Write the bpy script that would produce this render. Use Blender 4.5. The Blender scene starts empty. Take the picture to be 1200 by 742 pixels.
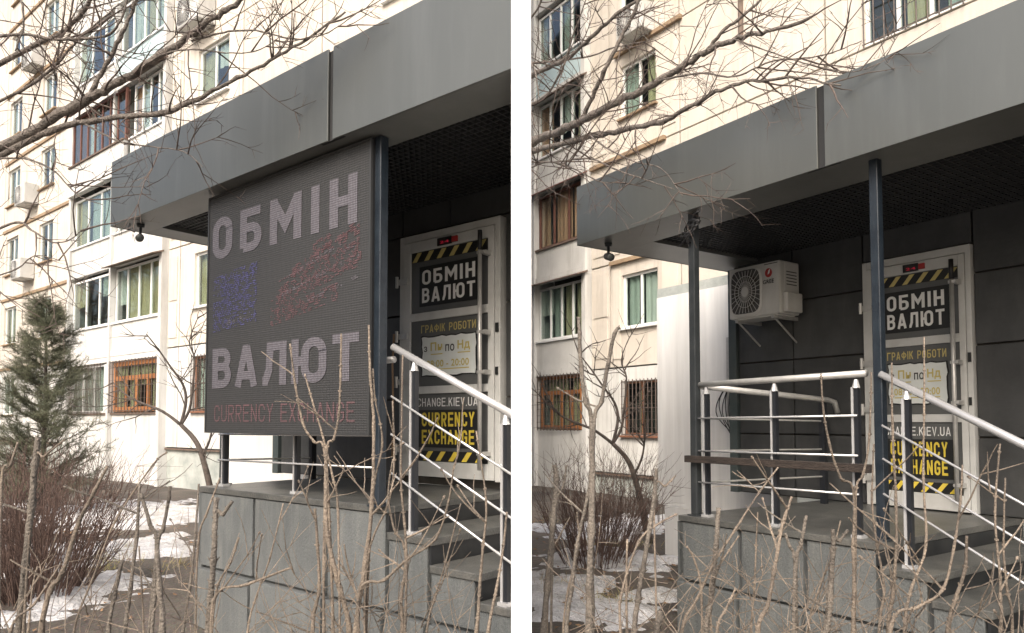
import bpy, math, random
from mathutils import Vector, Matrix, noise
R = math.radians
scene = bpy.context.scene
COL = scene.collection

# ------------------------------------------------------------------ camera, light, exposure
EYE = 1.70                       # eye height above the ground
FPX, PITCH, CY = 845.0, R(2.5), 458.0   # focal length / principal row measured in the 1200 x 742 photo
cam = bpy.data.cameras.new('camera'); co = bpy.data.objects.new('camera', cam); COL.objects.link(co)
co.location = (0, 0, EYE); co.rotation_euler = (R(90) + PITCH, 0, 0)
cam.sensor_width = 36; cam.lens = FPX / 1200 * 36; cam.shift_y = (CY - 371) / 1200
cam.clip_start = 0.05; cam.clip_end = 2000
scene.camera = co

SUN_EL, SUN_AZ = R(43), R(200)   # azimuth clockwise from +Y: behind the camera, a little to its left
wd = bpy.data.worlds.new('World'); scene.world = wd; wd.use_nodes = True
nt = wd.node_tree; bg = nt.nodes['Background']
sky = nt.nodes.new('ShaderNodeTexSky'); sky.sky_type = 'NISHITA'; sky.sun_disc = False
sky.sun_elevation = SUN_EL; sky.sun_rotation = SUN_AZ; sky.air_density = 1.0; sky.dust_density = 7.5; sky.ozone_density = 0.8
nt.links.new(sky.outputs[0], bg.inputs[0]); bg.inputs[1].default_value = 0.15
sl = bpy.data.lights.new('sun', 'SUN'); so = bpy.data.objects.new('sun', sl); COL.objects.link(so)
sl.energy = 1.05; sl.angle = R(30); sl.color = (1.0, 0.995, 0.98)
so.location = (-4, -10, 12)
so.rotation_euler = Vector((math.sin(SUN_AZ)*math.cos(SUN_EL), math.cos(SUN_AZ)*math.cos(SUN_EL), math.sin(SUN_EL))).to_track_quat('Z', 'Y').to_euler()
scene.view_settings.view_transform = 'Standard'; scene.view_settings.look = 'None'
scene.view_settings.gamma = 1; scene.view_settings.exposure = 0.92

# ------------------------------------------------------------------ helpers
class Lot:                                   # one street corner: u runs along the facade, w into the building, z from eye level
    def __init__(s, deg):
        s.t = R(deg); s.c = math.cos(s.t); s.s = math.sin(s.t)
    def world(s, u, w, z): return Vector((u*s.c - w*s.s, u*s.s + w*s.c, z + EYE))
    def local(s, p): return (p[0]*s.c + p[1]*s.s, -p[0]*s.s + p[1]*s.c, p[2] - EYE)
LA, LB, LW = Lot(-38.8), Lot(-56.0), Lot(0)

def at(px, py, Y):                           # world point at forward distance Y seen at a photo position
    xn = (px - 600)/FPX; yn = (CY - py)/FPX
    d = Vector((xn, math.cos(PITCH) - yn*math.sin(PITCH), yn*math.cos(PITCH) + math.sin(PITCH)))
    d *= Y/d.y
    return Vector((d.x, d.y, d.z + EYE))

_m = {}
def mat(name, c1, c2=None, rough=0.6, metal=0.0, scale=6.0, bump=0.0, bscale=40.0, spec=0.5, stretch=None, detail=5, dist=0.02, low=0.35, high=0.65, coat=0, streak=0, scol=(.5,.48,.44), sscale=(2.2,2.2,.16), rand=0, speck=0):
    m = bpy.data.materials.new(name); m.use_nodes = True; n = m.node_tree.nodes; l = m.node_tree.links
    b = n['Principled BSDF']; b.inputs['Roughness'].default_value = rough; b.inputs['Metallic'].default_value = metal
    b.inputs['Specular IOR Level'].default_value = spec; b.inputs['Base Color'].default_value = (*c1, 1)
    if coat: b.inputs['Coat Weight'].default_value = coat; b.inputs['Coat Roughness'].default_value = 0.15
    tc = n.new('ShaderNodeTexCoord'); src = tc.outputs['Object']
    if stretch:
        mp = n.new('ShaderNodeMapping'); mp.inputs['Scale'].default_value = stretch; l.new(src, mp.inputs[0]); src = mp.outputs[0]
    if c2:
        t = n.new('ShaderNodeTexNoise'); t.inputs['Scale'].default_value = scale; t.inputs['Detail'].default_value = detail; t.inputs['Roughness'].default_value = 0.65
        l.new(src, t.inputs['Vector']); r = n.new('ShaderNodeValToRGB')
        r.color_ramp.elements[0].position = low; r.color_ramp.elements[1].position = high
        r.color_ramp.elements[0].color = (*c1, 1); r.color_ramp.elements[1].color = (*c2, 1)
        l.new(t.outputs[0], r.inputs[0]); l.new(r.outputs[0], b.inputs['Base Color'])
    if streak or rand or speck:
        lk = b.inputs['Base Color'].links; src_c = lk[0].from_socket if lk else None
        def mul(fac, col, mode='MULTIPLY'):
            nonlocal src_c
            mx = n.new('ShaderNodeMix'); mx.data_type = 'RGBA'; mx.blend_type = mode
            if src_c is not None: l.new(src_c, mx.inputs[6])
            else: mx.inputs[6].default_value = (*c1, 1)
            if isinstance(fac, float): mx.inputs[0].default_value = fac
            else: l.new(fac, mx.inputs[0])
            if isinstance(col, tuple): mx.inputs[7].default_value = (*col, 1)
            else: l.new(col, mx.inputs[7])
            src_c = mx.outputs[2]
        if streak:                              # rain streaks and grime with a shape of their own
            mp = n.new('ShaderNodeMapping'); mp.inputs['Scale'].default_value = sscale; l.new(tc.outputs['Object'], mp.inputs[0])
            t = n.new('ShaderNodeTexNoise'); t.inputs['Scale'].default_value = 2.0; t.inputs['Detail'].default_value = 8; t.inputs['Roughness'].default_value = .7; l.new(mp.outputs[0], t.inputs[0])
            mr = n.new('ShaderNodeMapRange'); mr.inputs[1].default_value = .48; mr.inputs[2].default_value = .72; mr.inputs[4].default_value = streak; l.new(t.outputs[0], mr.inputs[0])
            mul(mr.outputs[0], scol, 'MIX')
        if speck:
            t = n.new('ShaderNodeTexNoise'); t.inputs['Scale'].default_value = 140; t.inputs['Detail'].default_value = 3; l.new(tc.outputs['Object'], t.inputs[0])
            mr = n.new('ShaderNodeMapRange'); mr.inputs[1].default_value = .3; mr.inputs[2].default_value = .7; mr.inputs[3].default_value = 1-speck; mr.inputs[4].default_value = 1+speck; l.new(t.outputs[0], mr.inputs[0])
            mul(1.0, mr.outputs[0])
        if rand:
            oi = n.new('ShaderNodeObjectInfo'); mr = n.new('ShaderNodeMapRange'); mr.inputs[3].default_value = 1-rand; mr.inputs[4].default_value = 1+rand*.5; l.new(oi.outputs['Random'], mr.inputs[0])
            mul(1.0, mr.outputs[0])
        l.new(src_c, b.inputs['Base Color'])
    if bump:
        t2 = n.new('ShaderNodeTexNoise'); t2.inputs['Scale'].default_value = bscale; t2.inputs['Detail'].default_value = 6
        l.new(src, t2.inputs['Vector']); bp = n.new('ShaderNodeBump'); bp.inputs['Strength'].default_value = bump; bp.inputs['Distance'].default_value = dist
        l.new(t2.outputs[0], bp.inputs['Height']); l.new(bp.outputs[0], b.inputs['Normal'])
    _m[name] = m
    return m

mat('beige_panel', (.575,.53,.465), (.645,.60,.535), .85, scale=1.2, bump=.3, bscale=60, streak=.65, scol=(.42,.385,.33), rand=.08)
mat('white_panel', (.55,.55,.53), (.65,.65,.63), .85, scale=.9, bump=.3, bscale=50, streak=.75, scol=(.36,.355,.33), rand=.06)
mat('annex_white', (.68,.68,.66), (.80,.80,.78), .75, scale=1.6, stretch=(5,5,.25), bump=.15, bscale=30, streak=.25, scol=(.52,.51,.48))
mat('plinth_wall', (.30,.33,.31), (.48,.50,.47), .9, scale=2.0, bump=.4, bscale=25)
mat('joint_dark', (.05,.047,.042), (.08,.075,.07), .9)  # dark joints; behind windows the rooms' shade is put into this colour
mat('ledge_brown', (.24,.17,.11), (.34,.25,.16), .8, scale=5)
mat('pvc_white', (.78,.79,.78), None, .4)
mat('wood_orange', (.30,.12,.045), (.45,.20,.08), .55, scale=4, stretch=(6,6,.8))
mat('wood_redbrown', (.105,.045,.034), (.19,.085,.06), .6, scale=5, stretch=(7,7,.8))
mat('wood_brown', (.16,.07,.04), (.25,.12,.07), .6, scale=5, stretch=(7,7,.8))
mat('curtain_green', (.44,.48,.44), (.58,.61,.57), .9, scale=3, stretch=(5,5,.3))
mat('curtain_white', (.62,.62,.58), (.75,.75,.72), .9, scale=3, stretch=(5,5,.3))
mat('curtain_orange', (.70,.36,.24), (.80,.48,.34), .9, scale=3, stretch=(5,5,.3))
mat('curtain_ochre', (.50,.42,.25), (.64,.56,.38), .9, scale=3, stretch=(5,5,.3))
mat('blue_panel', (.42,.55,.58), (.52,.64,.66), .5, scale=2)
mat('iron_bar', (.06,.05,.05), (.12,.09,.07), .6, scale=20)
mat('rust_strip', (.10,.075,.06), (.18,.13,.10), .7, scale=8)
mat('ac_white', (.50,.50,.48), (.58,.58,.56), .5, scale=3, streak=.35, scol=(.36,.35,.32))
mat('ac_side', (.48,.48,.46), (.56,.56,.54), .5, scale=3)
mat('ac_dark', (.07,.07,.07), None, .6)
mat('fascia_grey', (.135,.143,.134), (.155,.163,.153), .40, metal=.6, scale=.8, stretch=(1,1,.35), spec=.5, streak=.25, scol=(.24,.25,.235), sscale=(2.2,2.2,.22))
mat('fascia_band', (.11,.115,.108), (.135,.14,.132), .40, scale=2, spec=.5, streak=.3, scol=(.2,.2,.19))
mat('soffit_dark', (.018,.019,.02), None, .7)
mat('grille_metal', (.040,.042,.043), None, .5, metal=.2)
mat('post_paint', (.008,.013,.020), (.016,.024,.033), .36, scale=9, bump=.15, bscale=60, spec=.5, streak=.35, scol=(.05,.06,.075), sscale=(9,9,.8))
mat('post_grey', (.020,.024,.027), (.034,.039,.042), .42, scale=9, bump=.15, bscale=60, streak=.3, scol=(.07,.075,.075), sscale=(9,9,.8))
mat('clad_dark', (.034,.036,.037), (.055,.058,.059), .55, scale=3, bump=.1, bscale=30, rand=.18, streak=.35, scol=(.095,.095,.09), sscale=(2.5,2.5,.5))
mat('clad_edge', (.045,.060,.062), (.065,.08,.08), .5, scale=4)
mat('porch_stone', (.080,.089,.091), (.122,.132,.133), .75, scale=2.2, stretch=(1,1,.5), bump=.5, bscale=90, detail=8, streak=.6, scol=(.185,.19,.18), sscale=(5,5,.5), rand=.10, speck=.22)
mat('porch_joint', (.055,.06,.062), (.08,.085,.087), .85)
mat('porch_top', (.055,.058,.056), (.10,.102,.096), .38, scale=4, bump=.3, bscale=70, streak=.4, scol=(.16,.15,.135), sscale=(3,3,3), speck=.2)
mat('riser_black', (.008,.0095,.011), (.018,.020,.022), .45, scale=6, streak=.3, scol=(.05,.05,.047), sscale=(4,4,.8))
mat('steel', (.60,.61,.62), (.70,.71,.72), .22, metal=.55, scale=12, streak=.4, scol=(.38,.37,.35), sscale=(6,6,6))
mat('steel_dull', (.46,.46,.45), (.56,.56,.54), .38, metal=.5, scale=14)
mat('baluster_black', (.014,.016,.02), None, .35)
mat('old_beam', (.018,.014,.012), (.055,.042,.035), .9, scale=9, stretch=(.8,6,6), bump=.8, bscale=40)
mat('door_white', (.44,.45,.44), (.54,.55,.54), .42, scale=3, streak=.35, scol=(.33,.32,.30), sscale=(3,3,1))
mat('door_panel', (.080,.084,.084), (.105,.11,.11), .30, scale=3)
mat('plate_black', (.012,.013,.013), None, .45)
mat('print_white', (.72,.73,.72), None, .6)
mat('print_yellow', (.58,.45,.05), None, .6)
mat('print_gold', (.50,.42,.16), None, .6)
mat('print_pale', (.50,.42,.13), None, .6)
mat('print_dark', (.03,.03,.03), None, .6)
mat('paper', (.58,.62,.61), (.66,.70,.69), .8, scale=4)
mat('stripe_yellow', (.74,.58,.06), (.62,.48,.08), .5, scale=9)
mat('cable_black', (.012,.012,.013), None, .5)
mat('cable_tan', (.30,.20,.12), None, .6)
mat('divider_white', (.86,.86,.86), (.88,.88,.88), .8, scale=2, bump=.05)
mat('logo_red', (.35,.03,.03), None, .5)
mat('bark_grey', (.100,.088,.077), (.205,.178,.155), .95, scale=16, bump=1.0, bscale=55, dist=.03, speck=.3)
mat('twig_brown', (.060,.045,.038), (.125,.098,.083), .88, scale=14)
mat('shoot_tan', (.125,.104,.084), (.25,.205,.160), .85, scale=7, bump=.6, bscale=90, rand=.3, speck=.3, detail=8)
mat('shoot_grey', (.105,.092,.078), (.215,.19,.16), .9, scale=7, bump=.8, bscale=90, rand=.2, speck=.35, detail=8)
mat('twig_red', (.062,.038,.032), (.155,.105,.085), .88, scale=8)
mat('twig_dark', (.045,.037,.032), (.105,.086,.074), .9, scale=10, bump=.4, bscale=40)
mat('needle', (.075,.088,.055), (.155,.162,.100), .8, scale=3)
mat('dry_grass', (.36,.28,.14), (.24,.24,.10), .8, scale=9)
mat('dry_leaf', (.14,.08,.045), (.28,.18,.10), .85, scale=9)
mat('snow', (.42,.42,.425), (.68,.685,.70), .85, scale=3.5, bump=1.0, bscale=24, dist=.05, detail=9, streak=.8, scol=(.24,.22,.19), sscale=(1.6,1.6,1.6), speck=.2)
mat('asphalt_wet', (.070,.068,.066), (.125,.12,.115), .6, scale=3, bump=.4, bscale=60)

def ground_material():
    m = bpy.data.materials.new('wet_soil'); m.use_nodes = True; n = m.node_tree.nodes; l = m.node_tree.links; b = n['Principled BSDF']
    tc = n.new('ShaderNodeTexCoord')
    t = n.new('ShaderNodeTexNoise'); t.inputs['Scale'].default_value = .7; t.inputs['Detail'].default_value = 8; l.new(tc.outputs['Object'], t.inputs[0])
    r = n.new('ShaderNodeValToRGB'); e = r.color_ramp.elements
    e[0].position = .35; e[0].color = (.055,.046,.038,1); e[1].position = .66; e[1].color = (.15,.125,.10,1)
    x = e.new(.52); x.color = (.095,.08,.066,1)
    l.new(t.outputs[0], r.inputs[0])
    v = n.new('ShaderNodeTexVoronoi'); v.inputs['Scale'].default_value = 75; l.new(tc.outputs['Object'], v.inputs[0])
    mx = n.new('ShaderNodeMix'); mx.data_type = 'RGBA'; mx.blend_type = 'MULTIPLY'; mx.inputs[0].default_value = .3
    l.new(r.outputs[0], mx.inputs[6]); l.new(v.outputs['Color'], mx.inputs[7]); l.new(mx.outputs[2], b.inputs['Base Color'])
    b.inputs['Roughness'].default_value = .7
    t2 = n.new('ShaderNodeTexNoise'); t2.inputs['Scale'].default_value = 18; t2.inputs['Detail'].default_value = 8; l.new(tc.outputs['Object'], t2.inputs[0])
    bp = n.new('ShaderNodeBump'); bp.inputs['Strength'].default_value = .8; bp.inputs['Distance'].default_value = .05
    l.new(t2.outputs[0], bp.inputs['Height']); l.new(bp.outputs[0], b.inputs['Normal'])
    _m['wet_soil'] = m
ground_material()

def glass_material():
    m = bpy.data.materials.new('window_glass'); m.use_nodes = True; n = m.node_tree.nodes; l = m.node_tree.links
    n.remove(n['Principled BSDF']); out = n['Material Output']
    tr = n.new('ShaderNodeBsdfTransparent'); tr.inputs[0].default_value = (.80,.86,.84,1)
    gl = n.new('ShaderNodeBsdfGlossy'); gl.inputs['Roughness'].default_value = .03
    lw = n.new('ShaderNodeLayerWeight'); lw.inputs[0].default_value = .5
    pw = n.new('ShaderNodeMath'); pw.operation = 'POWER'; pw.inputs[1].default_value = 3.2; l.new(lw.outputs['Facing'], pw.inputs[0])
    fr = n.new('ShaderNodeMath'); fr.operation = 'MULTIPLY_ADD'; fr.inputs[1].default_value = .8; fr.inputs[2].default_value = .06; l.new(pw.outputs[0], fr.inputs[0])
    mx = n.new('ShaderNodeMixShader'); l.new(fr.outputs[0], mx.inputs[0]); l.new(tr.outputs[0], mx.inputs[1]); l.new(gl.outputs[0], mx.inputs[2]); l.new(mx.outputs[0], out.inputs[0])
    _m['window_glass'] = m
glass_material()

def led_material(name, col, em, strength):
    # the honeycomb of diodes: a fine grid of dots between dark louvres
    m = bpy.data.materials.new(name); m.use_nodes = True; n = m.node_tree.nodes; l = m.node_tree.links; b = n['Principled BSDF']
    tc = n.new('ShaderNodeTexCoord'); sp = n.new('ShaderNodeSeparateXYZ'); l.new(tc.outputs['Object'], sp.inputs[0])
    def wave(sock, k):
        a = n.new('ShaderNodeMath'); a.operation = 'MULTIPLY'; a.inputs[1].default_value = k; l.new(sock, a.inputs[0])
        s = n.new('ShaderNodeMath'); s.operation = 'SINE'; l.new(a.outputs[0], s.inputs[0]); return s.outputs[0]
    k = 2*math.pi/0.016
    mu = n.new('ShaderNodeMath'); mu.operation = 'ADD'; l.new(wave(sp.outputs[0], k), mu.inputs[0]); l.new(wave(sp.outputs[2], k), mu.inputs[1])
    nz = n.new('ShaderNodeTexNoise'); nz.inputs['Scale'].default_value = 45; nz.inputs['Detail'].default_value = 3; l.new(tc.outputs['Object'], nz.inputs[0])
    ad = n.new('ShaderNodeMath'); ad.operation = 'MULTIPLY_ADD'; l.new(nz.outputs[0], ad.inputs[0]); ad.inputs[1].default_value = 3.0; l.new(mu.outputs[0], ad.inputs[2])
    r = n.new('ShaderNodeMapRange'); r.inputs[1].default_value = -.2; r.inputs[2].default_value = 3.2; l.new(ad.outputs[0], r.inputs[0])
    mx = n.new('ShaderNodeMix'); mx.data_type = 'RGBA'; l.new(r.outputs[0], mx.inputs[0])
    mx.inputs[6].default_value = (*[c*.55 for c in col], 1); mx.inputs[7].default_value = (*[min(1, c*1.45) for c in col], 1)
    l.new(mx.outputs[2], b.inputs['Base Color']); b.inputs['Roughness'].default_value = .6
    if strength:
        b.inputs['Emission Color'].default_value = (*em, 1)
        q = n.new('ShaderNodeMath'); q.operation = 'MULTIPLY'; q.inputs[1].default_value = strength; l.new(r.outputs[0], q.inputs[0]); l.new(q.outputs[0], b.inputs['Emission Strength'])
    bp = n.new('ShaderNodeBump'); bp.inputs['Strength'].default_value = .25; bp.inputs['Distance'].default_value = .003
    l.new(mu.outputs[0], bp.inputs['Height']); l.new(bp.outputs[0], b.inputs['Normal'])
    _m[name] = m
led_material('led_face', (.027,.028,.029), (0,0,0), 0)
led_material('led_pink', (.080,.076,.087), (.52,.48,.56), .04)
led_material('led_blue', (.046,.047,.105), (.25,.25,.75), .09)
led_material('led_red', (.066,.043,.046), (.75,.25,.28), .07)
m = mat('lamp_red', (.3,.01,.02), None, .4); m.node_tree.nodes['Principled BSDF'].inputs['Emission Color'].default_value = (1,.05,.1,1); m.node_tree.nodes['Principled BSDF'].inputs['Emission Strength'].default_value = .12

class G:                                    # a mesh in the making, in lot coordinates
    def __init__(s): s.v = []; s.f = []
    def quad(s, *p):
        i = len(s.v); s.v += p; s.f.append(tuple(range(i, i+len(p)))); return s
    def box(s, u0, u1, w0, w1, z0, z1):
        i = len(s.v)
        s.v += [(u0,w0,z0),(u1,w0,z0),(u1,w1,z0),(u0,w1,z0),(u0,w0,z1),(u1,w0,z1),(u1,w1,z1),(u0,w1,z1)]
        s.f += [tuple(i+k for k in q) for q in ((0,3,2,1),(4,5,6,7),(0,1,5,4),(1,2,6,5),(2,3,7,6),(3,0,4,7))]
        return s
    def prism(s, poly, z0, z1):             # poly counter-clockwise seen from above
        if len(poly) < 3: return s
        i = len(s.v); n = len(poly)
        s.v += [(p[0],p[1],z0) for p in poly] + [(p[0],p[1],z1) for p in poly]
        s.f.append(tuple(i+k for k in reversed(range(n)))); s.f.append(tuple(i+n+k for k in range(n)))
        for k in range(n): s.f.append((i+k, i+(k+1)%n, i+n+(k+1)%n, i+n+k))
        return s
    def extr(s, poly, w0, w1):              # poly in (u,z), counter-clockwise seen from the street
        i = len(s.v); n = len(poly)
        s.v += [(p[0],w0,p[1]) for p in poly] + [(p[0],w1,p[1]) for p in poly]
        s.f.append(tuple(i+k for k in range(n))); s.f.append(tuple(i+n+k for k in reversed(range(n))))
        for k in range(n): s.f.append((i+(k+1)%n, i+k, i+n+k, i+n+(k+1)%n))
        return s
    def tube(s, pts, rad, k=8, cap=True):
        pts = [Vector(p) for p in pts]; n = len(pts)
        if not isinstance(rad, (list, tuple)): rad = [rad]*n
        i0 = len(s.v); ref = None
        for j, p in enumerate(pts):
            d = (pts[min(j+1,n-1)] - pts[max(j-1,0)])
            if d.length < 1e-9: d = Vector((0,0,1))
            d.normalize()
            if ref is None: ref = d.orthogonal().normalized()
            ref = (ref - d*ref.dot(d))
            if ref.length < 1e-6: ref = d.orthogonal()
            ref.normalize(); b = d.cross(ref)
            for q in range(k):
                a = 2*math.pi*q/k
                s.v.append(tuple(p + (ref*math.cos(a) + b*math.sin(a))*rad[j]))
        for j in range(n-1):
            for q in range(k):
                a = i0+j*k+q; b_ = i0+j*k+(q+1)%k
                s.f.append((a, b_, b_+k, a+k))
        if cap:
            s.f.append(tuple(i0+q for q in reversed(range(k)))); s.f.append(tuple(i0+(n-1)*k+q for q in range(k)))
        return s
    def build(s, name, material, parent=None, lot=None, base=None, smooth=False, bevel=0, segs=2):
        # parent: a Thing/part made by these helpers; its base point is subtracted so that the mesh is local to it
        if parent is not None: lot = parent['_lot']; base = parent['_base']
        if base is None:
            xs = [p[0] for p in s.v]; ys = [p[1] for p in s.v]; zs = [p[2] for p in s.v]
            base = ((min(xs)+max(xs))/2, (min(ys)+max(ys))/2, min(zs))
        me = bpy.data.meshes.new(name); me.from_pydata([(p[0]-base[0], p[1]-base[1], p[2]-base[2]) for p in s.v], [], s.f); me.update()
        if smooth: me.polygons.foreach_set('use_smooth', [True]*len(me.polygons))
        me.materials.append(_m[material])
        o = bpy.data.objects.new(name, me); COL.objects.link(o)
        INFO[o.name] = (lot, base)
        if parent is not None: o.parent = parent.o
        else:
            o.location = lot.world(*base); o.rotation_euler = (0, 0, lot.t)
        if bevel:
            b = o.modifiers.new('edge', 'BEVEL'); b.width = bevel; b.segments = segs; b.limit_method = 'ANGLE'
        return H(o, lot, base)
INFO = {}
class H:                                    # handle: object + its frame
    def __init__(s, o, lot, base): s.o = o; s.d = {'_lot': lot, '_base': base}
    def __getitem__(s, k): return s.d[k]
def thing(name, label, cat, lot, base, group=None):
    o = bpy.data.objects.new(name, None); COL.objects.link(o); o.empty_display_size = .2
    o.location = lot.world(*base); o.rotation_euler = (0, 0, lot.t)
    h = H(o, lot, base); tag(h, label, cat, group); return h
def tag(h, label, cat, group=None, kind=None):
    o = h.o if isinstance(h, H) else h
    o['label'] = label; o['category'] = cat
    if group: o['group'] = group
    if kind: o['kind'] = kind
    return h
def structure(h): h.o['kind'] = 'structure'; return h
def plabel(h, text): h.o['label'] = text; return h

def text_mesh(body, bold=0.0):
    cu = bpy.data.curves.new('t', 'FONT'); cu.body = body; cu.offset = bold; cu.resolution_u = 3; cu.space_character = 1.05
    o = bpy.data.objects.new('t', cu); COL.objects.link(o)
    dg = bpy.context.evaluated_depsgraph_get(); me = o.evaluated_get(dg).to_mesh()
    v = [tuple(p.co) for p in me.vertices]; f = [tuple(p.vertices) for p in me.polygons]
    o.evaluated_get(dg).to_mesh_clear(); bpy.data.objects.remove(o); bpy.data.curves.remove(cu)
    return v, f
def text(body, u0, u1, z0, z1, w, material, parent, name='lettering', bold=0.0, thick=.003, shear=0):
    v, f = text_mesh(body, bold)
    x0 = min(p[0] for p in v); x1 = max(p[0] for p in v); y0 = min(p[1] for p in v); y1 = max(p[1] for p in v)
    g = G(); n = len(v)
    def T(p, ww): 
        a = (p[0]-x0)/(x1-x0); b = (p[1]-y0)/(y1-y0)
        return (u0 + a*(u1-u0) + shear*b*(z1-z0), ww, z0 + b*(z1-z0))
    g.v = [T(p, w-thick) for p in v]; g.f = list(f)
    return g.build(name, material, parent)

def arc(cx, cy, rx, ry, a0, a1, n=7): return [(cx+rx*math.cos(R(a0+(a1-a0)*i/n)), cy+ry*math.sin(R(a0+(a1-a0)*i/n))) for i in range(n+1)]
def glyph(c, W, t):
    # centre lines of a squarish condensed grotesque, cap height 1
    h = t/2; L, Rr, B, T, C = h, W-h, h, 1-h, W/2; r = min(.46*(Rr-L), .2); m = .53
    def bowl(x0, y0, x1, y1):                  # from the stem, round the right side, back to the stem
        q = min(r, (y1-y0)/2)
        return [(x0,y1)] + arc(x1-q, y1-q, q, q, 90, 0) + arc(x1-q, y0+q, q, q, 0, -90) + [(x0,y0)]
    def oval(x0, x1, a=0, b=360):
        q = min(.5*(x1-x0), .26)
        P = arc(x1-q, T-q, q, q, 0, 90) + arc(x0+q, T-q, q, q, 90, 180) + arc(x0+q, B+q, q, q, 180, 270) + arc(x1-q, B+q, q, q, 270, 360)
        return P
    V = [(L,0),(L,1)]; V2 = [(Rr,0),(Rr,1)]
    c = {'О':'O','Н':'H','І':'I','А':'A','Т':'T','В':'B','К':'K','Р':'P','Е':'E','М':'M'}.get(c, c)
    if c == 'O': P = oval(L, Rr); return [P+[P[0], P[1]]]
    if c == 'C': P = oval(L, Rr); return [[(Rr,.66)]+P[:24]+P[24:]+[(Rr,.34)]]
    if c == 'G': P = oval(L, Rr); return [[(Rr,.68)]+P+[(Rr,.48)], [(C,.48),(W,.48)]]
    if c == 'U': P = oval(L, Rr); return [[(L,1)]+P[16:]+[(Rr,1)]]
    if c == 'Б': return [[(W*.94,T),(L,T),(L,B)], bowl(L, B, Rr, m+.02)]
    if c == 'B': return [V, bowl(L, m, Rr-.02, T), bowl(L, B, Rr, m)]
    if c == 'P': return [V, bowl(L, .45, Rr, T)]
    if c == 'R': return [V, bowl(L, .47, Rr, T), [(C-.02,.47),(Rr+.01,0)]]
    if c == 'M': return [V, V2, [(L,.93),(C,.38),(Rr,.93)]]
    if c == 'N': return [V, V2, [(L,.93),(Rr,.07)]]
    if c == 'И': return [V, V2, [(L,.07),(Rr,.93)]]
    if c == 'I': return [[(C,0),(C,1)]]
    if c == 'H': return [V, V2, [(L,.5),(Rr,.5)]]
    if c == 'A': return [[(h*.9,0),(C-h*.15,1-h*.2)], [(W-h*.9,0),(C+h*.15,1-h*.2)], [(C-h*.7,1-h*.9),(C+h*.7,1-h*.9)], [(W*.2,.27),(W*.8,.27)]]
    if c == 'Л': return [[(h*.3,B),(W*.16,B),(W*.30,.35),(W*.34,T),(Rr,T),(Rr,0)]]
    if c == 'T': return [[(0,T),(W,T)], [(C,0),(C,T)]]
    if c == 'Г': return [[(L,0),(L,T),(W,T)]]
    if c == 'E': return [[(W,T),(L,T),(L,B),(W,B)], [(L,.52),(W*.92,.52)]]
    if c == 'K': return [V, [(L+h*.5,.42),(Rr,1)], [(C-.02,.58),(Rr+.01,0)]]
    if c == 'X': return [[(h*.8,0),(W-h*.8,1)], [(h*.8,1),(W-h*.8,0)]]
    if c == 'Y': return [[(h*.8,1),(C,.46),(W-h*.8,1)], [(C,0),(C,.48)]]
    if c == 'V': return [[(h*.8,1),(C,h*.4),(W-h*.8,1)]]
    if c == 'Ю':
        P = oval(W*.40, Rr); return [V, [(L,.5),(W*.40,.5)], P+[P[0], P[1]]]
    if c == 'Ф':
        q = .24; P = arc(W-q-h, .53, q, q, 0, 90)+arc(q+h, .53, q, q, 90, 180)+arc(q+h, .53, q, q, 180, 270)+arc(W-q-h, .53, q, q, 270, 360)
        return [P+[P[0],P[1]], [(C,0),(C,1)]]
    if c == '.': return [[(C,0),(C,t)]]
    return []
def ribbon(g, P, t, sx, sz, u0, z0, w, hh):
    P = [Vector(p) for p in P]; Q = [P[0]]
    for p in P[1:]:
        if (p-Q[-1]).length > 1e-4: Q.append(p)
    P = Q; n = len(P); A = []; Bv = []
    for i in range(n):
        d0 = (P[i]-P[i-1]).normalized() if i else (P[1]-P[0]).normalized(); d1 = (P[i+1]-P[i]).normalized() if i < n-1 else d0
        n0 = Vector((-d0.y, d0.x)); n1 = Vector((-d1.y, d1.x)); mm = n0+n1
        mm = n0 if mm.length < .3 else mm.normalized()/max(.45, mm.normalized().dot(n0))
        A.append(P[i]+mm*t/2); Bv.append(P[i]-mm*t/2)
    for i in range(n-1):
        q = [A[i], Bv[i], Bv[i+1], A[i+1]]
        g.quad(*[(u0+sx*p.x, w, z0+sz*p.y) for p in q])
def signtext(body, u0, u1, z0, z1, w, material, parent, weight=.17, wide=.56, gap=.16, name='lettering'):
    # heavy lettering, one part for each letter
    ws = [{'І':weight*1.0,'I':weight*1.0,'М':wide*1.32,'M':wide*1.32,'Ю':wide*1.45,'Ф':wide*1.35,'.':weight*1.1,' ':wide*.55,'Л':wide*1.12,'А':wide*1.1,'A':wide*1.1}.get(c, wide) for c in body]
    tot = sum(ws)+gap*(len(body)-1); k = (u1-u0)/tot; x = 0
    for c, wd_ in zip(body, ws):
        g = G()
        for j, P in enumerate(glyph(c, wd_, weight)): ribbon(g, P, weight, k, z1-z0, u0+k*x, z0, w-.002-.0004*j, 0)
        if g.f: g.build(name, material, parent)
        x += wd_+gap
def clip(poly, fn):                          # keep the part of a (u,w) polygon where fn >= 0
    out = []
    for i in range(len(poly)):
        p, q = poly[i], poly[(i+1) % len(poly)]; a, b = fn(p), fn(q)
        if a >= 0: out.append(p)
        if a*b < 0:
            t = a/(a-b); out.append((p[0]+(q[0]-p[0])*t, p[1]+(q[1]-p[1])*t))
    return out
def rect(u0, u1, w0, w1): return [(u0,w0),(u1,w0),(u1,w1),(u0,w1)]
def clipL(poly, x=.04): return clip(poly, lambda p: x - LA.world(p[0],p[1],0).x)    # ends inside the partition wall
def noclip(poly): return poly

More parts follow.
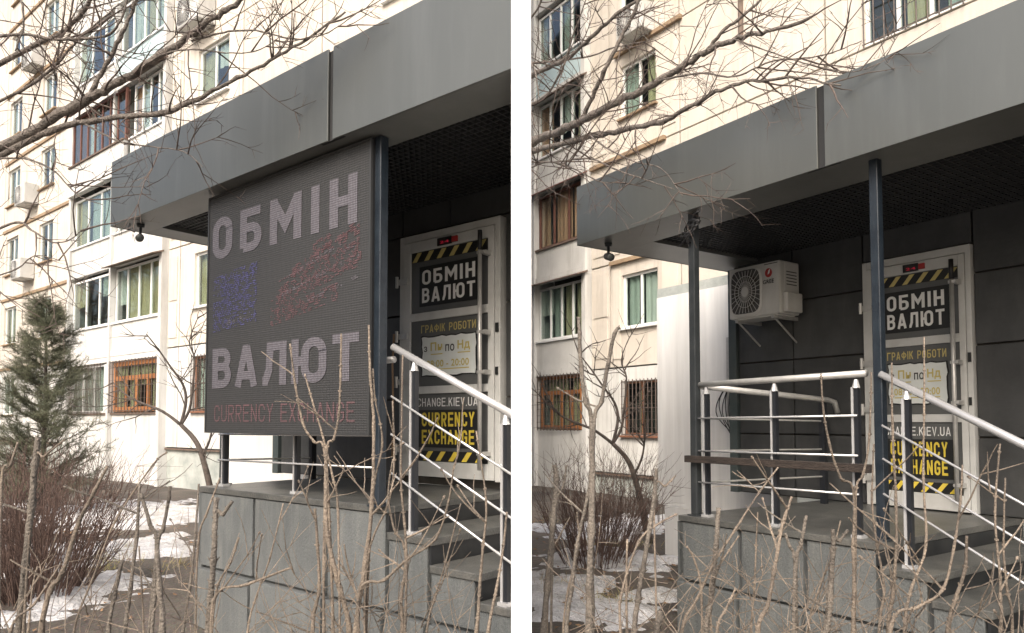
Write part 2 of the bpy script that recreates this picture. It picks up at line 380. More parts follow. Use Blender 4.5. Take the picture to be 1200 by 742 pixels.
# ------------------------------------------------------------------ ground
def gz(x, y): return .05*noise.noise((x*.5, y*.5, 0)) + .025*noise.noise((x*1.7, y*1.7, 3))
def axis(a, b, st, far):
    r = [a + i*st for i in range(int((b-a)/st)+1)]
    return [-far, -far*.3, a-20, a-6, a-2] + r + [b+2, b+6, b+20, far*.3, far]
g = G(); xs = axis(-14, 9, .16, 600); ys = axis(.2, 24, .16, 600)
for y in ys:
    for x in xs:
        inside = -14 <= x <= 9 and 0 <= y <= 24
        g.v.append((x, y, (gz(x, y) if inside else 0) - EYE))
nx = len(xs)
for j in range(len(ys)-1):
    for i in range(nx-1): g.f.append((j*nx+i, j*nx+i+1, (j+1)*nx+i+1, (j+1)*nx+i))
gr = g.build('ground', 'wet_soil', lot=LW, base=(0,0,-EYE), smooth=True); structure(gr)

# melting snow: a lumpy sheet that dips under the soil at its ragged edge
def gp(px, py):
    p = at(px, py, 1.0); t = -EYE/(p.z-EYE); return (p.x*t, t)
def snow_sheet(blobs, x0, x1, y0, y1, seed):
    g = G(); st = .07; nx = int((x1-x0)/st)+1; ny = int((y1-y0)/st)+1; hh = {}
    for j in range(ny):
        for i in range(nx):
            x = x0+i*st; y = y0+j*st
            q = -1.0
            for (bx, by, rx, ry) in blobs: q = max(q, 1 - math.hypot((x-bx)/rx, (y-by)/ry))
            q += .75*noise.noise((x*.9+seed, y*.9, 1)) + .50*noise.noise((x*2.6, y*2.6+seed, 5)) + .40*noise.noise((x*7, y*7, seed)) - .16
            h = min(q, .5)*.13 if q > 0 else q*.12
            g.v.append((x, y, gz(x, y) + h + .018*noise.noise((x*9, y*9, 2)) - EYE)); hh[i, j] = h
    for j in range(ny-1):
        for i in range(nx-1):
            if max(hh[i,j], hh[i+1,j], hh[i,j+1], hh[i+1,j+1]) > -.03: g.f.append((j*nx+i, j*nx+i+1, (j+1)*nx+i+1, (j+1)*nx+i))
    o = g.build('snow', 'snow', lot=LW, base=(x0, y0, -EYE), smooth=True)
    o.o['kind'] = 'stuff'; return o
a, b, c, d, e = gp(120,690), gp(165,640), gp(185,605), gp(120,600), gp(60,650)
s1 = snow_sheet([(a[0],a[1],.75,1.0),(b[0],b[1],.85,1.4),(c[0],c[1],1.1,2.2),(d[0],d[1],2.2,2.2),(e[0],e[1],1.2,1.2),(-5.2,10.3,.7,.5),(-4.3,6.3,.8,.35),(-8.2,13.6,1.6,.9)], -13, -2.2, 5.2, 18.5, 2.0)
tag(s1, 'patches of melting snow beside the dirt path left of the white partition', 'snow', kind='stuff')
a, b, c, d = gp(655,690), gp(700,655), gp(690,625), gp(745,618)
s2 = snow_sheet([(a[0],a[1],.7,.9),(b[0],b[1],.75,.9),(c[0],c[1],.9,1.2),(d[0],d[1],.8,.9),(2.6,12.6,1.6,.9),(.9,6.6,.8,.6),(1.35,7.0,.5,.35),(2.2,8.9,.6,.3)], .15, 5.5, 5.2, 15.5, 7.0)
tag(s2, 'patches of melting snow beside the dirt path right of the white partition', 'snow', kind='stuff')

# plain white wall standing in for the gap between the two views
pw = G().box(-.004, .092, 3.40, 6.4, -1.75, 2.60).build('partition_wall', 'divider_white', lot=LW, bevel=.002)
tag(pw, 'tall thin plain white partition wall standing in for the gap between the two views', 'wall')

# ------------------------------------------------------------------ apartment building
def ring(g, u0, u1, z0, z1, hu0, hu1, hz0, hz1, w0, w1):      # a panel with a rectangular hole
    g.box(u0, hu0, w0, w1, z0, z1); g.box(hu1, u1, w0, w1, z0, z1)
    g.box(hu0, hu1, w0, w1, z0, hz0); g.box(hu0, hu1, w0, w1, hz1, z1)
_seed = random.Random(5)
def curtain(parent, u0, u1, z0, z1, w, material):
    g = G(); n = max(6, int((u1-u0)/.05)); ph = _seed.random()*9
    P = [(u0+(u1-u0)*i/n, w + .02*math.sin(i*1.7+ph) + .012*math.sin(i*.6+ph)) for i in range(n+1)]
    for i in range(n): g.quad((P[i][0],P[i][1],z0),(P[i+1][0],P[i+1][1],z0),(P[i+1][0],P[i+1][1],z1),(P[i][0],P[i][1],z1))
    return g.build('curtain', material, parent, smooth=True)
def window(parent, u0, u1, z0, z1, w, frame='pvc_white', cols=2, transom=0, sill='pvc_white', cur=None, bars=0, cover=1.0, name='window', fr=.06, grid=0):
    # frame is the part itself, panes / sill / curtain / bars are its sub-parts
    g = G(); d0, d1 = w+.07, w+.13
    g.box(u0, u0+fr, d0, d1, z0, z1); g.box(u1-fr, u1, d0, d1, z0, z1)
    g.box(u0+fr, u1-fr, d0, d1, z0, z0+fr); g.box(u0+fr, u1-fr, d0, d1, z1-fr, z1)
    cw = (u1-u0-fr)/cols; zt = z1-transom if transom else z1
    for i in range(1, cols): g.box(u0+cw*i, u0+cw*i+fr, d0+.004, d1-.004, z0+fr, (zt if transom else z1)-fr)
    if transom: g.box(u0+fr, u1-fr, d0+.004, d1-.004, zt-fr, zt)
    f = g.build(name, frame, parent)
    for i in range(cols):
        a = u0+cw*i+fr; b = u0+cw*(i+1)
        G().box(a-.005, b+.005, d0+.025, d0+.031, z0+fr-.005, zt-fr+.005).build('pane', 'window_glass', f)
    if transom: G().box(u0+fr-.005, u1-fr+.005, d0+.025, d0+.031, zt-.005, z1-fr+.005).build('pane', 'window_glass', f)
    if sill: G().box(u0-.05, u1+.05, w-.09, w+.069, z0-.045, z0-.002).build('sill', sill, f)
    if cur:
        if isinstance(cur, str): cur = [cur]*cols
        for i, cm in enumerate(cur):
            if not cm: continue
            q = _seed.random(); cv = cover*_seed.choice((1, 1, .8, .55)); lo = z0+.03; mt = cm
            if cm == 'curtain_green': mt = _seed.choice(('curtain_green','curtain_white','curtain_green','curtain_ochre'))
            if q < .22: lo = z0+(z1-z0)*_seed.uniform(.3,.6); cv = cover      # roller blind half down
            sh = 0 if q < .6 else cw*(1-cv)*.9
            curtain(f, u0+cw*i+fr*.6+sh, u0+cw*i+fr*.6+sh+cw*cv, lo, z1-.03, w+.18, mt)
    if bars:
        gb = G(); n = bars
        for i in range(n+1):
            x = u0+.03+(u1-u0-.06)*i/n; gb.tube([(x, w-.06, z0-.04),(x, w-.06, z1+.03)], .012, 5)
        for z in (z0+.02, z0+(z1-z0)*.5, z1-.02): gb.box(u0, u1, w-.055, w-.045, z-.012, z+.012)
        if grid:
            for k in range(1, grid): 
                z = z0+(z1-z0)*k/grid; gb.tube([(u0, w-.06, z),(u1, w-.06, z)], .006, 4)
        gb.build('window_bars', 'iron_bar', f)
    return f
def panel(parent, u0, u1, z0, z1, w, material, hole=None, j=.019, th=.16):
    g = G()
    if hole: ring(g, u0+j, u1-j, z0+j, z1-j, *hole, w, w+th)
    else: g.box(u0+j, u1-j, w, w+th, z0+j, z1-j)
    return g.build('wall_panel', material, parent)
def balcony(parent, u0, u1, z0, zs, z1, w, frame='pvc_white', parapet='white_panel', cols=3, cur=None, cap=True, transom=0, bars=0, side=True):
    # glazed loggia: parapet slab below, framed glazing above
    pr = G().box(u0+.03, u1-.03, w-.12, w, z0+.10, zs-.05).build('balcony_parapet', parapet, parent)
    G().box(u0+.01, u1-.01, w-.15, w+.02, z0-.06, z0+.10).build('slab_edge', 'white_panel', pr)
    if cap: G().box(u0+.02, u1-.02, w-.17, w+.05, zs-.05, zs-.003).build('sill', 'rust_strip' if cap == 'dark' else 'pvc_white', pr)
    window(parent, u0+.10, u1-.10, zs, z1, w-.12, frame, cols, transom, None, cur, bars, name='balcony_window')
    return pr
def drip(parent, u0, u1, z, w, material='rust_strip', d=.32, h=.14):
    g = G(); i = 0
    g.v = [(u0,w-d,z-h),(u1,w-d,z-h),(u1,w,z-h*.35),(u0,w,z-h*.35),(u0,w-d,z-h+.02),(u1,w-d,z-h+.02),(u1,w,z),(u0,w,z)]
    g.f = [(0,3,2,1),(4,5,6,7),(0,1,5,4),(1,2,6,5),(2,3,7,6),(3,0,4,7)]
    return g.build('canopy_strip', material, parent)

# --- left one
WF = 9.2
bl = thing('apartment_building', 'beige and white panel apartment block behind the entrance with the LED sign', 'building', LA, (-23, WF, -1.7))
S0, PF = .28, 2.65
def zsill(k): return S0 + PF*k
def zfl(k): return S0 - .95 + PF*k
G().box(-42, -9.0, WF+.55, WF+1.2, -1.75, zfl(7)).build('dark_backing', 'joint_dark', bl)  # dark sheet behind panels and panes, coloured as unlit rooms
G().box(-42, -9.0, WF-.12, WF+1.2, zfl(7), zfl(7)+.2).build('roof_slab', 'plinth_wall', bl)
G().box(-42, -9.0, WF+.05, WF+.549, -1.75, zfl(0)-.012).build('plinth', 'plinth_wall', bl)
for q in (-42, -9.1): G().box(q, q+.1, WF+.17, WF+.549, zfl(0), zfl(7)).build('end_wall', 'white_panel', bl)
G().box(-42, -9, WF-.03, WF+.05, zfl(0)-.05, zfl(0)-.012).build('plinth_ledge', 'rust_strip', bl)
colsL = [(-42,-38.4,None),(-38.4,-35,(-37.3,-36.0)),(-35,-32.6,None),(-32.6,-30.3,(-32.3,-31.0)),(-30.3,-27.2,(-28.9,-27.6)),(-27.2,-25.6,None),
         (-19.3,-18.6,None),(-18.6,-15.7,(-17.85,-16.35)),(-15.7,-12.6,None),(-12.6,-9.0,(-10.6,-9.4))]
for k in range(7):
    for (u0, u1, win) in colsL:
        mt = 'white_panel' if k == 0 else 'beige_panel'
        hole = None
        if win: hole = (win[0], win[1], zsill(k), zsill(k)+1.4)
        panel(bl, u0, u1, zfl(k), zfl(k+1), WF, mt, hole)
        if win and not (k == 0 and u0 < -25):
            if k == 0: window(bl, *win, zsill(k), zsill(k)+1.4, WF, 'wood_brown', 2, 0, 'wood_brown', 'curtain_white', 9, cover=.6, grid=7)
            else: window(bl, *win, zsill(k), zsill(k)+1.4, WF, 'pvc_white', 2, 0, 'pvc_white' if u0 > -20 else 'ledge_brown', ['curtain_green', 'curtain_white'] if k % 2 else ['curtain_white', None], cover=.9)
        elif win: window(bl, *win, zsill(k), zsill(k)+1.4, WF, 'pvc_white', 2, 0, 'ledge_brown', 'curtain_white')
    if k: G().box(-32.6, -25.7, WF-.05, WF-.001, zfl(k)-.05, zfl(k)+.05).build('floor_band', 'ledge_brown', bl)
# grooved rectangles beside the near window column
for k in (1, 2, 3, 4):
    for (a0, a1, z0, z1) in ((-19.15,-18.72,.25,1.15),(-19.15,-18.72,1.25,2.4),(-18.5,-18.0,.25,.8),(-16.2,-15.85,.25,2.4)):
        G().box(a0, a1, WF-.022, WF-.001, zfl(k)+z0, zfl(k)+z1).build('relief_panel', 'beige_panel', bl)
# two stacks of loggias
BU = [(-25.6,-22.45),(-22.45,-19.3)]
for q, wd_ in ((-25.6,.16),(-22.45,.12),(-19.3,.16)):
    G().box(q-wd_/2, q+wd_/2, WF-.20, WF+.5, -1.70, zfl(7)-.01).build('pillar', 'white_panel', bl)
    
for k in range(1, 7):
    z0 = zfl(k); zs = zsill(k)-.02; z1 = zfl(k+1)-.16
    if k == 1:
        balcony(bl, *BU[0], z0, zs, z1, WF, cols=3, cur=['curtain_ochre',None,'curtain_green'])
        balcony(bl, *BU[1], z0, zs, z1+.02, WF, cols=4, cur=['curtain_white','curtain_green','curtain_ochre','curtain_ochre']); drip(bl, -22.4, -19.2, zfl(2)-.02, WF-.15)
    elif k == 2:
        balcony(bl, *BU[0], z0, zs, z1, WF, cols=3, cur=['curtain_green','curtain_green','curtain_green']); balcony(bl, *BU[1], z0, zs, z1, WF, cols=3, cur='curtain_white')
    elif k == 3:
        balcony(bl, -25.6, -21.55, z0, zs, z1, WF-.13, 'wood_redbrown', 'white_panel', cols=7, cap='dark', cur=['wood_redbrown','wood_redbrown','curtain_white','wood_redbrown',None,'wood_redbrown','wood_redbrown']); drip(bl, -25.5, -21.6, zfl(4)-.02, WF-.28, 'wood_redbrown', .2)
        balcony(bl, -21.5, -19.3, z0, zs, z1, WF, cols=4, cur=['curtain_orange','curtain_white',None,'curtain_ochre']); drip(bl, -21.4, -19.2, zfl(4)-.02, WF-.15, 'rust_strip', .2)
    elif k == 4:
        balcony(bl, *BU[0], z0, zs, z1, WF, cols=3, cur=['curtain_green',None,'curtain_green']); balcony(bl, *BU[1], z0, zs, z1, WF, cols=4, parapet='blue_panel', cur=[None,'curtain_white','curtain_green','curtain_green'])
    else:
        balcony(bl, *BU[0], z0, zs, z1, WF, cols=3, cur='curtain_green'); balcony(bl, *BU[1], z0, zs, z1, WF, cols=4, cur='curtain_white')
for i, (u0, u1) in enumerate(BU):
    G().box(u0+.08, u1-.06, WF-.08, WF+.1, -1.70, zsill(0)-.06).build('balcony_parapet', 'white_panel', bl)
G().box(-25.5, -19.4, WF-.13, WF+.1, zsill(0)-.06, zsill(0)-.005).build('sill', 'rust_strip', bl)
window(bl, -25.4, -22.95, zsill(0), zsill(0)+1.45, WF-.12, 'pvc_white', 3, 0, None, 'curtain_white', 22)
G().box(-22.93, -22.52, WF-.10, WF+.1, zsill(0), zsill(0)+1.45).build('wall_panel', 'white_panel', bl)
window(bl, -22.37, -19.45, zsill(0)+.03, zsill(0)+1.47, WF-.12, 'wood_orange', 4, .42, None, 'curtain_ochre', 14, fr=.13, grid=8)
G().box(-25.5, -19.4, WF-.14, WF+.1, zsill(0)+1.49, zfl(1)-.07).build('wall_panel', 'white_panel', bl)

# --- right one
WG = 11.5
br = thing('apartment_building', 'beige and white panel apartment block behind the entrance without a sign', 'building', LB, (-10, WG, -1.7))
T0, PG = -.30, 2.48
def ts(k): return T0 + PG*k
def tf(k): return T0 - .90 + PG*k
G().box(-18.6, 4, WG+.55, WG+1.4, -1.75, tf(7)).build('dark_backing', 'joint_dark', br)  # dark sheet again: room shade behind the panes held in its colour
G().box(-18.6, 4, WG-.12, WG+1.4, tf(7), tf(7)+.2).build('roof_slab', 'plinth_wall', br)
G().box(-18.6, 4, WG+.05, WG+.549, -1.75, tf(0)-.012).build('plinth', 'plinth_wall', br)
for q in (-18.6, 3.9): G().box(q, q+.1, WG+.17, WG+.549, tf(0), tf(7)).build('end_wall', 'white_panel', br)
G().box(-13.6, -8, WG-.03, WG+.05, tf(0)-.05, tf(0)-.012).build('plinth_ledge', 'rust_strip', br)
colsR = [(-13.55,-12.85,None),(-12.85,-10.6,(-12.45,-11.3)),(-10.6,-7.2,None),(-7.2,-3.6,(-6.5,-4.9)),(-3.6,.2,None),(.2,4,(1.2,2.6))]
for k in range(7):
    for (u0, u1, win) in colsR:
        off = .0 if u0 < -8 else -.80
        mt = 'white_panel' if k == 0 else 'beige_panel'
        hole = None
        if win:
            h0 = ts(k)+off; hh = 1.25 if u0 < -8 else 1.45
            if u0 > -8: h0 = tf(k)+.03
            hole = (win[0], win[1], h0, h0+hh)
        panel(br, u0, u1, tf(k), tf(k+1), WG, mt, hole)
        if win:
            if k == 0 and u0 < -8: window(br, win[0], win[1], hole[2], hole[3], WG, 'wood_brown', 2, 0, 'wood_brown', ['curtain_ochre', None], 9, cover=.5, grid=7)
            elif u0 < -8: window(br, win[0], win[1], hole[2], hole[3], WG, 'pvc_white', 2, 0, 'ledge_brown' if k > 2 else 'pvc_white', ['curtain_green', 'curtain_green'] if k % 2 else ['curtain_ochre', None], cover=.85)
            else: window(br, win[0], win[1], hole[2], hole[3], WG, 'pvc_white', 3, 0, None, [None, 'curtain_ochre', 'curtain_green'], 9, grid=4)
for k, a0, a1 in ((3,-13.5,-11.0),(4,-12.6,-10.5),(4,-9.6,-8.4),(2,-12.8,-11.2)):
    G().box(a0, a1, WG-.09, WG-.001, tf(k)-.05, tf(k)+.04).build('floor_band', 'ledge_brown', br)
for k in (1, 2, 3):
    for (a0, a1, z0, z1) in ((-13.45,-12.95,.25,1.15),(-13.45,-12.95,1.25,2.3),(-11.15,-10.72,.25,1.15),(-11.15,-10.72,1.25,2.3),(-12.75,-12.5,.2,2.3)):
        G().box(a0, a1, WG-.022, WG-.001, tf(k)+z0, tf(k)+z1).build('relief_panel', 'beige_panel', br)
BR = [(-18.5,-15.75),(-15.75,-13.62)]
for q, wd_ in ((-18.5,.16),(-15.75,.12),(-13.62,.14)):
    G().box(q-wd_/2, q+wd_/2, WG-.20, WG+.5, -1.70, tf(7)-.01).build('pillar', 'white_panel', br)
for k in range(1, 7):
    z0 = tf(k); zs = ts(k)-.02; z1 = tf(k+1)-.16
    if k == 1:
        balcony(br, *BR[0], z0, zs, z1, WG, cols=3, cur='curtain_green'); balcony(br, *BR[1], z0, zs, z1-.03, WG, cols=4, cur=['curtain_white','curtain_green','curtain_ochre','curtain_ochre']); drip(br, -15.8, -13.5, tf(2)-.02, WG-.15)
    elif k == 2:
        balcony(br, *BR[0], z0, zs, z1, WG, cols=3, cur='curtain_green'); balcony(br, *BR[1], z0, zs, z1, WG, 'wood_redbrown', 'white_panel', cols=3, cap='dark', cur='curtain_orange'); drip(br, -15.8, -13.5, tf(3)-.02, WG-.15, 'wood_redbrown', .2)
    elif k == 3:
        balcony(br, *BR[0], z0, zs, z1, WG, 'wood_redbrown', 'wood_redbrown', cols=4, cap='dark'); drip(br, -18.4, -15.8, tf(4)-.02, WG-.15, 'rust_strip', .2)
        balcony(br, *BR[1], z0, zs, z1, WG, cols=4, cur=['curtain_orange',None,'curtain_white','curtain_ochre']); drip(br, -15.7, -13.5, tf(4)-.02, WG-.15, 'rust_strip', .2)
    elif k == 4:
        balcony(br, *BR[0], z0, zs, z1, WG, cols=3, cur=None); balcony(br, *BR[1], z0, zs, z1, WG, cols=4, parapet='blue_panel', cur=['curtain_green',None,'curtain_green',None])
    else:
        balcony(br, *BR[0], z0, zs, z1, WG, cols=3, cur='curtain_green'); balcony(br, *BR[1], z0, zs, z1, WG, cols=3, cur='curtain_white')
for (u0, u1) in BR: G().box(u0+.08, u1-.07, WG-.08, WG+.1, -1.70, ts(0)+.095).build('balcony_parapet', 'white_panel', br)
window(br, -18.3, -15.9, ts(0)+.1, ts(0)+1.5, WG-.12, 'pvc_white', 3, 0, None, 'curtain_white', 16)
window(br, -15.6, -13.85, ts(0)+.12, ts(0)+1.52, WG-.12, 'wood_orange', 4, .40, None, 'curtain_ochre', 12, fr=.10, grid=8)
G().box(-18.4, -13.7, WG-.14, WG+.1, ts(0)+1.54, tf(1)-.07).build('wall_panel', 'white_panel', br)
G().tube([(-8.95, WG-.05, 7.5),(-8.95, WG-.05, 14)], .05, 8).build('downpipe', 'rust_strip', br)

# ------------------------------------------------------------------ air conditioners
def ac_unit(lot, u0, u1, w0, w1, z0, z1, label, group=None, logo=False, bracket=True):
    t = thing('air_conditioner', label, 'air conditioner', lot, ((u0+u1)/2, w1, z0), group)
    W = u1-u0; Hh = z1-z0
    body = G().box(u0, u1, w0+.012, w1, z0, z1).build('casing', 'ac_white', t, bevel=.012, segs=3)
    fu0 = u0+.05*W; fu1 = u0+.66*W; cz = (z0+z1)/2; cu = (fu0+fu1)/2; ru = (fu1-fu0)/2; rz = .44*Hh
    def sq(r, p=.42):
        P = []
        for i in range(32):
            a = 2*math.pi*i/32; c, s = math.cos(a), math.sin(a)
            P.append((cu + r*ru*math.copysign(abs(c)**p, c), cz + r*rz*math.copysign(abs(s)**p, s)))
        return P
    G().box(u0+.004, u1-.004, w0, w0+.0115, z0+.004, z1-.004).build('front_plate', 'ac_white', t, bevel=.004)
    G().extr(sq(1.0), w0-.004, w0+.002).build('fan_recess', 'ac_dark', t)
    fan = G()
    for k in range(3):
        a = k*2.1+.4
        P = [(cu+math.cos(a+q)*r*ru*.9, cz+math.sin(a+q)*r*rz*.9) for q, r in ((0,.2),(.1,1),(1.1,1),(.9,.2))]
        fan.extr(P, w0-.008, w0-.006)
    fan.build('fan_blade', 'joint_dark', t)
    gg = G()
    for k in range(28):
        a = 2*math.pi*k/28; c, s = math.cos(a), math.sin(a); m = 1/max(abs(c), abs(s))*.93
        gg.tube([(cu+c*ru*.2, w0-.018, cz+s*rz*.2), (cu+c*ru*m, w0-.014, cz+s*rz*m)], .0028 if logo else .006, 4, cap=False)
    for r in (.45, .7):
        P = [(cu+math.cos(2*math.pi*i/24)*ru*r, w0-.019, cz+math.sin(2*math.pi*i/24)*rz*r) for i in range(25)]
        gg.tube(P, .003, 4, cap=False)
    gg.build('fan_guard', 'ac_side', t)
    G().extr([(cu+math.cos(2*math.pi*i/20)*ru*.22, cz+math.sin(2*math.pi*i/20)*rz*.22) for i in range(20)], w0-.028, w0-.016).build('fan_hub', 'ac_white', t)
    fr = G(); a, b = sq(1.08), sq(.97)
    for i in range(32):
        j = (i+1) % 32
        fr.quad((a[i][0], w0-.010, a[i][1]), (a[j][0], w0-.010, a[j][1]), (b[j][0], w0-.022, b[j][1]), (b[i][0], w0-.022, b[i][1]))
    fr.build('guard_rim', 'ac_white', t)
    if bracket:
        for u in (u0+.12*W, u1-.16*W):
            G().box(u-.015, u+.015, w0+.02, w1+.09, z0-.035, z0-.002).tube([(u, w0+.05, z0-.03), (u, w1+.08, z0-.25)], .010, 5).build('bracket', 'steel_dull', t)
    if logo:
        lu = u0+.80*W; lz = z1-.21*Hh
        G().extr([(lu+math.cos(2*math.pi*i/20)*.038, lz+math.sin(2*math.pi*i/20)*.044) for i in range(20)], w0-.006, w0+.001).build('emblem', 'logo_red', t)
        G().extr([(lu-.006, lz-.016),(lu+.012, lz-.006),(lu+.022, lz+.034),(lu+.004, lz+.020)], w0-.009, w0-.005).build('emblem_stroke', 'print_white', t)
        text('GREE', lu-.062, lu+.062, lz-.105, lz-.065, w0-.004, 'print_dark', t, bold=.02)
        G().box(u0+.72*W, u1-.03*W, w0-.004, w0+.0, z1-.05*Hh, z1-.035*Hh).build('groove', 'ac_dark', t)
        G().box(u1, u1+.006, w0+.08, w1-.03, z0+.42*Hh, z1-.04*Hh).build('rating_label', 'ac_side', t)
        for q in range(5): G().box(u1+.004, u1+.0075, w0+.10, w1-.05, z0+(.55+.06*q)*Hh, z0+(.57+.06*q)*Hh).build('vent_slot', 'ac_dark', t)
        G().box(u1, u1+.05, w0+.05, w1-.02, z0+.03*Hh, z0+.40*Hh).build('valve_cover', 'ac_white', t, bevel=.012)
        G().box(u0+.04, u1-.04, w0+.03, w1-.02, z0-.012, z0+.002).build('drip_tray', 'ac_side', t)
    return t
ag = 'air conditioners on the left apartment block'
ac_unit(LA, -18.1, -17.0, WF-.48, WF-.02, 10.05, 10.85, 'air conditioner high above the window column nearest the LED sign', ag)
ac_unit(LA, -29.7, -28.7, WF-.45, WF-.02, 12.65, 13.4, 'topmost white air conditioner near the left edge behind bare branches', ag)
ac_unit(LA, -30.0, -29.0, WF-.45, WF-.02, 7.75, 8.45, 'middle white air conditioner near the left edge below a window', ag)
ac_unit(LA, -30.2, -29.2, WF-.45, WF-.02, 5.10, 5.80, 'lowest white air conditioner near the left edge just above the pine', ag)
ac_unit(LB, -12.1, -11.3, WG-.45, WG-.02, 8.75, 9.4, 'dark-backed air conditioner high on the right block above a window')
ac_unit(LB, -4.80, -4.21, 5.90, 6.21, 1.035, 1.545, 'white air conditioner with red round emblem hung under the canopy', logo=True)

# ------------------------------------------------------------------ the two entrances
def bands(u0, u1, w0, w1, bw): return [rect(u0,u1,w0,w0+bw), rect(u0,u1,w1-bw,w1), rect(u0,u0+bw,w0+bw,w1-bw)]
def canopy(lot, u0, u1, w0, w1, z0, z1, gap, CL, label, bw):
    t = thing('entrance_canopy', label, 'canopy', lot, (u0, w0, z0))
    for a, b in ((u0, gap-.026), (gap+.026, u1)):
        G().prism(CL(rect(a, b, w0, w0+.014)), z0, z1).build('fascia_panel', 'fascia_grey', t, bevel=.003)
    for a, b in ((u0+.016, gap-.121), (gap+.121, u1)): G().prism(CL(rect(a, b, w0+.016, w0+.041)), z0+.004, z0+.03).build('soffit_lip', 'fascia_band', t)
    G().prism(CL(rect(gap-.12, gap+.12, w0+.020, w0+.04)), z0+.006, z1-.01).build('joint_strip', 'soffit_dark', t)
    G().prism(CL(rect(u0, u0+.014, w0+.016, w1)), z0, z1).build('side_panel', 'fascia_grey', t, bevel=.004)
    for P in (rect(u0+.016, u1, w0+.042, w0+bw), rect(u0+.016, u0+bw, w0+bw+.002, w1)):
        G().prism(CL(P), z0+.004, z0+.05).build('soffit_band', 'fascia_band', t)
    G().prism(CL(rect(u0+.016, u1, w0+.045, w1)), z1-.06, z1-.02).build('roof_plate', 'fascia_band', t)
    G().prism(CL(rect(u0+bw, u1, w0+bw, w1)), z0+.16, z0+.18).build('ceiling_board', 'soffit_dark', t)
    # open metal lattice
    g = G(); st = .055
    def lim(w):                                # where the canopy stops at depth w
        P = CL(rect(u0+bw, u1, w-.002, w+.002)); return max(p[0] for p in P) if len(P) > 2 else None
    w = w0+bw+st*.5
    while w < w1:
        q = lim(w)
        if q: g.box(u0+bw, q, w-.0035, w+.0035, z0+.035, z0+.062)
        w += st
    u = u0+bw+st*.5
    while u < u1:
        P = CL(rect(u-.0035, u+.0035, w0+bw, w1))
        if len(P) > 2: g.prism(P, z0+.037, z0+.060)
        u += st
    g.build('soffit_grille', 'grille_metal', t)
    return t
cl = canopy(LA, -7.20, -1.5, 2.88, 4.62, 1.85, 2.47, -3.85, clipL, 'dark grey metal canopy over the LED sign entrance', .33)
cr = canopy(LB, -5.25, .9, 4.28, 6.62, 1.665, 2.225, -2.725, noclip, 'dark grey metal canopy over the open railed porch', .50)

def annex(lot, u0, ud, u1, wd_, wa, zb, zt, zg, CL, label, top):
    # one-storey box behind the porch: dark cladding tiles round the door, white render further left
    t = thing('annex', label, 'building', lot, (ud, wd_, -1.7))
    G().prism(CL(rect(u0, ud+.25, wa, wa+.18)), zb, top).build('white_wall', 'annex_white', t)
    G().prism(CL(rect(u0+.05, u1, wa+.25, wa+.5)), -1.75, zb-.004).build('foundation', 'plinth_wall', t)
    G().prism(CL(rect(ud+.03, u1, wd_+.045, wa+.3)), zg, top+.25).build('dark_backing', 'joint_dark', t)
    G().prism(CL(rect(u0, u1, wa+.01, wa+2.4)), top, top+.12).build('flat_roof', 'plinth_wall', t)
    G().prism(CL(rect(u0, u0+.18, wa+.182, wa+2.3)), -1.75, top-.004).build('white_wall', 'annex_white', t)
    G().box(ud, ud+.10, wd_-.03, wa-.002, zg, top).build('corner_profile', 'clad_edge', t, bevel=.004)
    return t
def cladding(t, us, zs, wd_, CL, hole, zg):
    for i in range(len(us)-1):
        for k in range(len(zs)-1):
            u0, u1, z0, z1 = us[i]+.008, us[i+1]-.008, zs[k]+.008, zs[k+1]-.008
            P = CL(rect(u0, u1, wd_, wd_+.043))
            if len(P) < 3: continue
            if hole and u1 > hole[0] and u0 < hole[1] and z0 < hole[3]:
                if z1 > hole[3]+.02: z0 = hole[3]+.012
                elif u0 < hole[0]-.02 and u1 <= hole[1]+.3: P = CL(rect(u0, hole[0]-.01, wd_, wd_+.043))
                elif u1 > hole[1]+.02: P = CL(rect(hole[1]+.01, u1, wd_, wd_+.043))
                else: continue
                if len(P) < 3: continue
            G().prism(P, z0, z1).build('cladding_tile', 'clad_dark', t, bevel=.003)
al = annex(LA, -8.3, -6.75, -2.5, 4.39, 4.75, -.95, 1.83, -.534, clipL, 'low dark clad annex with white side behind the LED sign', 1.83)
cladding(al, [-6.64,-5.9,-5.15,-4.79,-4.2,-3.5,-2.8], [-.53,.2,.95,1.66,1.90], 4.39, clipL, (-4.79,-3.60,-.5,1.655), -.534)
ar = annex(LB, -6.80, -5.12, 2.0, 6.30, 6.90, -1.07, 1.64, -.74, noclip, 'low dark clad annex with white side wall behind the railed porch', 1.64)
cladding(ar, [-5.01,-4.35,-3.62,-2.70,-1.9,-1.1,-.3,.5], [-.735,-.12,.62,1.20,1.72], 6.30, noclip, (-3.62,-2.70,-.74,1.44), -.74)
G().box(-6.65, -6.05, 6.86, 7.1, -1.72, -1.075).build('lower_pier', 'annex_white', ar)
G().box(-5.62, -5.46, 6.84, 6.898, .0, 1.0).build('conduit', 'steel_dull', ar)

